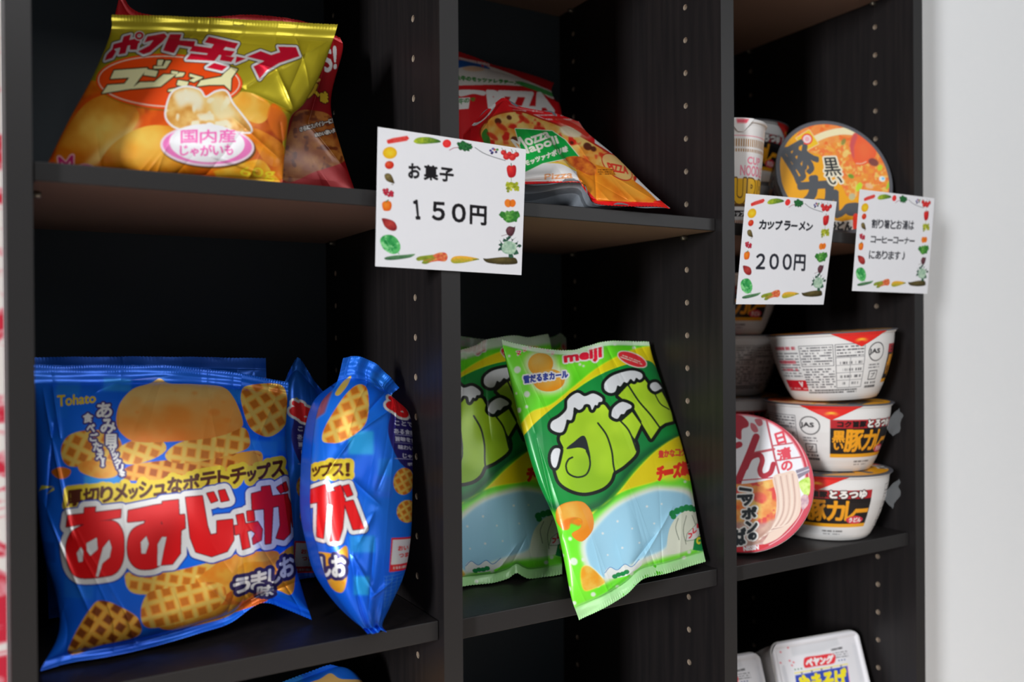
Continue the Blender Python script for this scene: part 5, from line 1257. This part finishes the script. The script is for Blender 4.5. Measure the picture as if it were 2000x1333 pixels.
def donbei_lid():
    A = Art(1290, 780, 1610, 1110, 3.0, '#c84858').T(1430, 780, 4.163)
    A.fill(ellp(60, 672, 560, 566), '#eceaee')
    A.stroke(ellp(60, 672, 552, 558, 0, 90), 26, '#c2404e', closed=True); A.stroke(ellp(60, 672, 536, 540, 0, 90), 10, '#e8a0a8', closed=True); A.stroke(ellp(60, 672, 566, 570, 0, 90), 6, '#e8b8bc', closed=True)
    R_ = '#bc5560'
    A.stroke([(280, 175), (345, 470), (390, 640)], 17, R_); A.stroke([(150, 445), (340, 408)], 20, R_); A.stroke([(335, 380), (490, 358)], 12, R_); A.stroke([(365, 500), (575, 470)], 12, R_); A.stroke([(-400, 700), (340, 640)], 10, R_)
    M = '#b02c3c'
    A.fill(cr([(-60, 150), (60, 130), (128, 180), (130, 225), (80, 250), (70, 330), (0, 280)]), M); A.fill(cr([(150, 195), (190, 210), (212, 260), (180, 272), (152, 240)]), '#cc6a74'); A.fill(cr([(185, 165), (235, 165), (248, 205), (220, 222), (195, 200)]), '#cc6a74')
    A.stroke(cr([(195, 310), (140, 450), (60, 640), (40, 700)], False), 60, M); A.stroke(cr([(110, 560), (150, 480), (220, 455), (245, 500), (225, 580), (250, 625), (310, 600), (335, 530)], False), 42, M)
    A.stroke(cr([(60, 370), (-60, 420), (-160, 520), (-60, 560)], False), 50, M)
    A.chars('日清の', [[(345, 285), (415, 262), (440, 355), (372, 372)], [(360, 420), (468, 385), (485, 480), (385, 505)], [(398, 515), (485, 500), (490, 575), (405, 585)]], '#d84858', 5)
    A.fill(cr([(-420, 720), (100, 690), (330, 650), (420, 640), (430, 900), (330, 1120), (60, 1200), (-200, 1180), (-420, 1000)]), noisy('#ecc06a', '#e08a48', 70, 3, '#d84a44', 2.6))
    A.fill(cr([(-300, 1050), (60, 1000), (250, 1010), (330, 980), (420, 1000), (380, 1120), (200, 1190), (-100, 1210)]), noisy('#c8a49a', '#a88078', 60, 5), .9, 10)
    A.fill([(515, 580), (622, 545), (632, 590), (540, 650)], '#8a8090'); A.stroke([(520, 612), (624, 572)], 7, '#d8d4dc')
    A.fill(cr([(540, 680), (600, 640), (632, 650), (630, 760), (600, 790), (560, 740)]), noisy('#a8d048', '#d8ec90', 24, 6)); A.fill(cr([(560, 800), (610, 780), (620, 850), (570, 900)]), noisy('#b890a0', '#d8b8b8', 24, 4))
    A.fill(cr([(330, 640), (420, 600), (510, 590), (545, 700), (560, 850), (540, 950), (450, 1060), (360, 1140), (250, 1180), (300, 1090), (350, 960), (360, 800)]), '#e2c8b8')
    for k in range(8): A.stroke(cr([(345 + 24 * k, 640 - 5 * k), (372 + 23 * k, 800), (368 + 21 * k, 930), (300 + 22 * k, 1060 - 6 * k), (200 + 20 * k, 1160 - 16 * k)], False), 9, ['#c8a698', '#f4e4d6', '#b89488', '#ecd6c8'][k % 4], .85, 2)
    A.fill(ellp(225, 800, 60, 40, 20), '#e0564e', .8, 8); A.fill(ellp(60, 870, 70, 40), '#e8742e', .7, 10)
    K = [(12, '#f2eee8')]
    A.chars('ニッポンの', [[(50, 722), (165, 740), (160, 790), (45, 800)], [(80, 800), (160, 795), (150, 860), (90, 865)], [(80, 890), (195, 880), (190, 970), (85, 975)], [(110, 1000), (205, 990), (190, 1090), (115, 1090)], [(135, 1095), (195, 1090), (192, 1140), (135, 1142)]], '#2a3034', 8, K)
    A.chars('そば', [[(-90, 1060), (20, 1050), (20, 1170), (-90, 1170)], [(30, 1062), (105, 1050), (108, 1185), (35, 1185)]], '#2a3034', 8, K)
    A.fill(cr([(-100, 1215), (80, 1200), (230, 1185), (300, 1190), (200, 1235), (60, 1250), (-100, 1245)]), '#c82a34'); A.text('NISSIN', [(92, 1202), (214, 1188), (214, 1222), (96, 1236)], '#f4eeee', 3)
    return A


A_ULID, A_DLID = udon_lid(), donbei_lid()
A_ULID.gain, A_DLID.gain, A_BOWL.gain = 1.3, 1.1, .95

# standing bowl with its lid towards the room (top right compartment)
BWG = 'curry udon noodle bowls in the right column'
def axis(a, t): a, t = math.radians(a), math.radians(t); return np.array([-math.sin(a) * math.cos(t), -math.cos(a) * math.cos(t), math.sin(t)])


def solve_center(px, py, Zb, r, tilt):        # lid centre so that a disc of radius r leaning by tilt touches the board
    lo, hi = -60., 200.
    for _ in range(40):
        m = (lo + hi) / 2; z = unproj(np.array(px), np.array(py), Y=m)[2] - r * math.cos(math.radians(tilt))
        up = py < 650
        if (z > Zb) == up: hi = m
        else: lo = m
    return unproj(np.array(px), np.array(py), Y=m)


RL = 68.4
nA = axis(22, 16)
cA = unproj(np.array(1630.), np.array(345.), Y=44.5)
print('standing lid centre', cA, 'bottom z', cA[2] - RL * math.cos(math.radians(16)))
UB, (o0, ex0, ey0, ez0) = frame_thing('noodle_bowl', cA - BH * nA, nA, 'curry udon bowl tipped on its side, orange picture lid facing out', 'noodle bowl', BWG, 0)
BODY = lathe_mesh('bowl', BOWLP, UB, M_CUPS, A_BOWL, nth=640, step=.55)


def udon_col(X, Y):
    Pw = o0 + X[..., None] * ex0 + Y[..., None] * ey0 + BH * ez0
    q = proj(Pw); c = A_ULID.sample(q[..., 0], q[..., 1], 1)
    g = np.array([*hexlin('#5c5c62'), 0]); e = (np.hypot(X, Y) > RL - 4.6)[..., None]
    return np.where(e, g, c)


LID = disc_mesh('lid', UB, M_CUPS, RL, BH + .6, udon_col)
def tab_mesh(parent):                         # red corner of the lid film folded down over the rim
    V = []; C = []; n = 40; k = 14
    for j in range(k + 1):
        f = j / k
        for i in range(n + 1):
            a = math.radians((i / n - .5) * 58 * (1 - f) + 0.0); z = BH - 15.5 * f * (1 - .25 * math.cos((i / n - .5) * math.pi))
            r = np.interp(z, [p[1] for p in BOWLP], [p[0] for p in BOWLP]) + .7 + (.9 if j == 0 else 0)
            V.append((r * math.cos(a), r * math.sin(a), z)); d = math.hypot((i / n - .5) * 4 * (1 - f), (f - .68) * 3.0)
            C.append(np.r_[s2l(mixc('#f6c63a', '#de2a24', np.array(d * 2.4 - .2))), 0])
    return mesh_obj('lid_tab', np.array(V), grid_faces(n + 1, k + 1, flip=True), M_CUPS, parent, True, np.array(C))


TAB = tab_mesh(LID)


def dup_bowl(x, y, z, rot_label, rot_tab, label, tilt=(0, 0)):
    o = UB.copy(); COL.objects.link(o); w = W((x, y, z))
    o.matrix_world = Matrix.Translation(Vector(w)) @ Matrix.Rotation(math.radians(tilt[0]), 4, 'X') @ Matrix.Rotation(math.radians(tilt[1]), 4, 'Y') @ Matrix.Rotation(math.radians(rot_label), 4, 'Z')
    o['label'] = label
    up = o
    for ch, r in ((BODY, 0), (LID, 0), (TAB, rot_tab - rot_label)):
        c = ch.copy(); COL.objects.link(c); c.parent = up if ch is TAB else o
        if ch is LID: up = c
        c.rotation_euler = (0, 0, math.radians(r))
    return o


def view_ang(x, y): return math.degrees(math.atan2(CAM[1] - y, CAM[0] - x))


def film_flap(parent, ang, z, seed):          # loose gathered end of the clear shrink wrap
    rr = random.Random(seed); V = []; n, k = 10, 8
    for j in range(k):
        f = j / (k - 1)
        for i in range(n):
            g = i / (n - 1) - .5
            r = 63.0 + 15 * f; a = math.radians(ang) + g * (.10 + .26 * f); zz = z + 3 * f + g * (8 + 22 * f) + 1.5 * math.sin(g * 9 + j) * f
            r += 1.6 * math.sin(g * 14 + seed) * f - abs(g) * 8 * f
            V.append((r * math.cos(a), r * math.sin(a), zz))
    V2 = [(x * .999, y * .999, z_ + .3) for x, y, z_ in V]
    F1 = grid_faces(n, k); N = n * k
    return mesh_obj('wrap_end', np.array(V + V2), np.vstack([F1, F1[:, ::-1] + N]), M_WRAP, parent, True)


sx, sy = 812.0, 57.0; va = view_ang(sx, sy); zt = LT[2][0] + .4
def rl(L): return va + L - LAB
b1_ = dup_bowl(sx, sy, zt, rl(-34), va - 8, 'curry udon bowl at the bottom of the front stack, black label facing out')
b2_ = dup_bowl(sx + 2, sy - 1, zt + 73.5, rl(2), va + 3, 'curry udon bowl in the middle of the front stack, round JAS mark facing out')
b3_ = dup_bowl(sx + 6, sy - 7, zt + 150.0, rl(64), va + 27, 'curry udon bowl on top of the front stack, printed tables facing out', (-1.6, -2.8))
film_flap(b1_, 70 - rl(-34) + va, 48, 2); film_flap(b2_, 72 - rl(2) + va, 50, 5)
lx, ly = 799.0, 197.2; vb_ = view_ang(lx, ly)
for k, (L, tb_, lab) in enumerate(((-40, -60, 'curry udon bowl at the very bottom of the back stack'), (10, -40, 'curry udon bowl second from the bottom of the back stack'),
                                   (95, -50, 'curry udon bowl third up the back stack, dim printed text facing out'), (-25, -70, 'curry udon bowl on top of the back stack, under the 200 yen card'))):
    dup_bowl(lx, ly, zt + 73.5 * k, vb_ + L - LAB, vb_ + tb_, lab)
ux, uy = 812.0, 197.2; vc_ = view_ang(ux, uy)
for k, (L, lab) in enumerate(((-6, 'dim curry udon bowl behind the noodle cup, lower of two'), (-10, 'dim curry udon bowl behind the noodle cup, upper of two'))):
    dup_bowl(ux, uy, UT[2][0] + .4 + 73.5 * k, vc_ + L - LAB, vc_ + 78, lab)

# soba bowl, lid towards the room
RD = 71.0; nD = axis(46, 19)
cD = unproj(np.array(1446.), np.array(941.), Y=48.0)
print('soba lid centre', cD, 'bottom z', cD[2] - RD * math.cos(math.radians(19)))
DB, (o1, ex1, ey1, ez1) = frame_thing('noodle_bowl', cD - 58 * nD, nD, 'soba noodle bowl tipped up at the front, red and white lid facing out', 'noodle bowl', None, 0)
AW = Art(0, 0, 360, 75, 2, '#e4dcd8'); AW.fill([(0, 14), (360, 14), (360, 40), (0, 40)], '#b83040')
lathe_mesh('bowl', [(38, 0), (41, .8), (44, 4), (52, 16), (60, 34), (66, 50), (68, 54), (70, 56), (70, 57.6)], DB, M_CUPS, AW, nth=160, step=2)
def don_col(X, Y):
    q = proj(o1 + X[..., None] * ex1 + Y[..., None] * ey1 + 58 * ez1)
    return A_DLID.sample(q[..., 0], q[..., 1], 1)
disc_mesh('lid', DB, M_CUPS, RD, 58.4, don_col, 190)
b = MB(); b.lathe([(70.2, 55.6), (71.3, 56.0), (71.3, 57.0), (70.2, 57.2)], 96, caps=False); b.obj('rim', M_WHITEP, DB, True)

# noodle cup
def art_cup():
    A = Art(-40, 0, 360, 112, 5, '#ece8e6')
    A.fill([(-40, 0), (360, 0), (360, 6), (-40, 6)], '#e2dedc')
    A.stroke([(-40, 16), (360, 16)], .9, '#e88a98')
    for k in range(-8, 92):
        x = k * 3.9
        A.fill([(x, 19), (x + 2.1, 19), (x + 2.1, 26.5), (x, 26.5)], '#b0824a'); A.fill([(x, 28.4), (x + 2.1, 28.4), (x + 2.1, 31.4), (x, 31.4)], '#b0824a')
        A.fill([(x, 97.5), (x + 2.1, 97.5), (x + 2.1, 102.5), (x, 102.5)], '#e0905a')
    for o in (0, 180):
        A.text('CUP', [(o + 36, 36), (o + 66, 42.6)], '#ee8ea2', .5); A.text('NOODLE', [(o + 24, 44.5), (o + 78, 54)], '#ee8ea2', .5)
        A.fill([(o - 35, 57), (o + 145, 57), (o + 145, 82), (o - 35, 82)], '#f0b41c'); A.fill([(o - 35, 81.5), (o + 145, 81.5), (o + 145, 84.5), (o - 35, 84.5)], '#5a3a18')
        for k, ch in enumerate('CURRY'): A.text(ch, [(o - 12 + k * 26, 58), (o + 9 + k * 26, 80.5)], '#f6bc22', 1.3, [(1.4, '#6a4416')])
        A.fill([(o + 8, 88), (o + 70, 88), (o + 70, 94), (o + 8, 94)], '#1e1a1c'); A.text('カップヌードル', [(o + 10, 89), (o + 68, 93.4)], '#f0ecec', .3)
    A.stroke([(-40, 106), (360, 106)], .8, '#e88a98')
    return A


kx, ky = 658.5, 54.0
CU, _ = frame_thing('noodle_cup', (kx, ky, UT[2][0] + .4), (0, 0, 1), 'curry noodle cup standing beside the right divider, top compartment', 'noodle cup', None, 0)
CU.rotation_euler = (0, 0, math.radians(view_ang(kx, ky)))
lathe_mesh('cup', [(28.5, 0), (30, .5), (30.8, 3), (38.8, 93), (39.3, 99.5), (41, 100.2), (41.3, 101.6), (40.6, 103)], CU, M_CUPS, art_cup(), nth=500, step=.6)
CLID = disc_mesh('lid', CU, M_CUPS, 40.4, 103.6, lambda X, Y: np.broadcast_to(np.r_[s2l(hexs('#dcdad8')), 0], X.shape + (4,)), 24)
tv = []; 
for j in range(7):
    for i in range(13):
        a = math.radians(22 + (i - 6) * 3.4 * (1 - j / 7.5)); f = j / 6; z = 103.6 - 13 * f; r = 41.8 + (.4 if j else -.8) - 2.2 * f
        tv.append((r * math.cos(a), r * math.sin(a), z))
mesh_obj('lid_tab', np.array(tv), grid_faces(13, 7, flip=True), M_CUPS, CLID, True, np.array([np.r_[s2l(hexs('#e4586a') if 1 <= j <= 2 and 3 < i < 10 else hexs('#ece9e8')), 0] for j in range(7) for i in range(13)]))

# instant yakisoba boxes
def art_box():
    A = Art(1480, 1200, 1760, 1520, 2.6, '#e6e4e8').T(1400, 1050, 3.333)
    A.fill([(480, 715), (780, 655), (800, 700), (700, 740), (490, 775)], '#d2d2d6', .8, 5); A.fill([(880, 690), (905, 700), (960, 940), (930, 940)], '#d8d8de', .7, 6); A.fill(cr([(425, 850), (445, 845), (470, 960), (450, 960)]), '#c8c8ce', .7, 4)
    A.lines([(742, 728), (815, 712), (818, 728), (745, 742)], 1, '#2a2a2e', .9, 2, .1); A.lines([(755, 748), (845, 735), (860, 780), (770, 792)], 3, '#5a5a60', .5, 3, .3)
    for x, y in ((475, 805), (490, 835), (463, 720), (415, 748), (415, 818), (500, 815)): A.fill(ellp(x, y, 7, 5, 30), '#e0404e', .8, 1)
    A.fill(cr([(565, 805), (580, 782), (660, 770), (745, 758), (772, 775), (768, 815), (740, 828), (640, 842), (580, 852), (566, 838)]), '#e42c38')
    A.chars('ペヤング', [[(580, 800), (620, 790), (622, 836), (582, 838)], [(628, 788), (665, 782), (668, 830), (630, 834)], [(674, 786), (706, 780), (708, 824), (676, 826)], [(714, 772), (758, 768), (752, 818), (716, 822)]], '#f4f0f0', 4)
    for k in range(3): A.fill(ellp(510 + 20 * k, 862 - 3 * k, 5, 5), '#3a8a5a'); A.fill(ellp(795 + 18 * k, 803 - 3 * k, 5, 5), '#3a5a9a')
    A.stroke([(508, 886), (850, 826)], 7, '#f0e05a'); A.fill([(510, 900), (850, 838), (905, 1250), (560, 1310)], '#2f48b0'); A.stroke([(850, 838), (905, 1250)], 5, '#e8a0c0')
    A.text('やきそば', [(530, 905), (835, 855), (850, 985), (545, 1035)], '#f4e21e', 7)
    for x in (545, 610, 675, 738, 800): A.fill([(x, 882 - (x - 545) * .18), (x + 16, 879 - (x - 545) * .18), (x + 8, 894 - (x - 545) * .18)], '#2a3a9a')
    return A


A_BOX = art_box()


def soba_box(label, TL, TR, BL, thick, aff=None):
    TL, TR, BL = (np.array(q, float) for q in (TL, TR, BL))
    w = np.linalg.norm(TR - TL); ex = (TR - TL) / w; ey = BL - TL; ey -= ex * (ey @ ex); h = np.linalg.norm(ey); ey /= h; n = np.cross(ex, ey)     # n points into the shelf
    if n[1] < 0: n = -n
    t = thing('noodle_box', TL + ex * w / 2 + ey * h, label, 'noodle box', 'white square noodle boxes at the bottom right')
    rc = 13.0
    def rnd(a, b_, inset=0.0, rr=rc):
        a = np.clip(a, inset, w - inset); b_ = np.clip(b_, inset, h - inset); r = max(rr - inset, 2)
        ca = np.clip(a, inset + r, w - inset - r); cb = np.clip(b_, inset + r, h - inset - r); da, db = a - ca, b_ - cb; L = np.hypot(da, db)
        s_ = np.where(L > r, r / np.maximum(L, 1e-6), 1); return ca + da * s_, cb + db * s_
    nu = nv = 230; V, U = np.mgrid[0:1:nv * 1j, 0:1:nu * 1j]; a, b_ = rnd(U * w, V * h)
    edge = np.minimum(np.minimum(a, w - a), np.minimum(b_, h - b_)); z = -1.8 * np.clip((7 - edge) / 3, 0, 1) * np.clip(edge / 1.2, 0, 1) + .8 * np.sin(a / 9) * np.clip((edge - 10) / 8, 0, 1) * .3
    P3 = TL + a[..., None] * ex + b_[..., None] * ey + z[..., None] * n
    q = proj(TL + (U * w)[..., None] * ex + (V * h)[..., None] * ey)
    if aff is not None: q = q @ aff[0].T + aff[1]
    mesh_obj('lid', P3.reshape(-1, 3), grid_faces(nu, nv), M_CUPS, t, True, A_BOX.sample(q[..., 0], q[..., 1], 1).reshape(-1, 4))
    m = 120; per = np.linspace(0, 1, m, endpoint=False) * 4
    pa = np.where(per < 1, per, np.where(per < 2, 1, np.where(per < 3, 3 - per, 0))) * w; pb = np.where(per < 1, 0, np.where(per < 2, per - 1, np.where(per < 3, 1, 4 - per))) * h
    rings = []
    for ins, dz in ((0, .3), (-.6, 1.2), (-.6, 3.2), (1.2, 4), (4, thick * .5), (9, thick - 2), (12, thick)):
        aa, bb = rnd(pa, pb, max(ins, 0)); s_ = 1.0 + (0.012 if ins < 0 else 0)
        rings.append(TL + ((aa - w / 2) * s_ + w / 2)[:, None] * ex + ((bb - h / 2) * s_ + h / 2)[:, None] * ey + dz * n)
    k = len(rings); F = [(i * m + j, i * m + (j + 1) % m, (i + 1) * m + (j + 1) % m, (i + 1) * m + j) for i in range(k - 1) for j in range(m)] + [tuple((k - 1) * m + j for j in range(m))]
    mesh_obj('tray', np.vstack(rings), F, M_WHITEP, t, True)
    return t


T0 = unproj(np.array(1503.), np.array(1259.), Y=80.); T1 = unproj(np.array(1674.), np.array(1230.), Y=66.)
def down(T, px_shift, Zb):                    # lower front corner on the board below
    lo, hi = -60., 140.
    u = unproj(np.array(1545. + px_shift), np.array(1500.), Z=Zb)
    return u
B0 = T0 + np.array([4, -50, 0]); B0[2] = B3[0] + 10.0
soba_box('white yakisoba box with red and blue print, lower right compartment', T0, T1, B0, 44)
dx = np.array([-124., 4, -9.])
T0b = unproj(np.array(1482.), np.array(1273.), Y=96.)
wv = (T1 - T0) * .94
soba_box('white yakisoba box mostly hidden by the right divider', T0b - wv, T0b, T0b - wv + np.array([4, -50, B3[0] + 10 - (T0b - wv)[2]]), 44, (np.eye(2), np.array([190., -42])))

for o in bpy.data.objects:
    if '_org' in o.keys(): del o['_org']
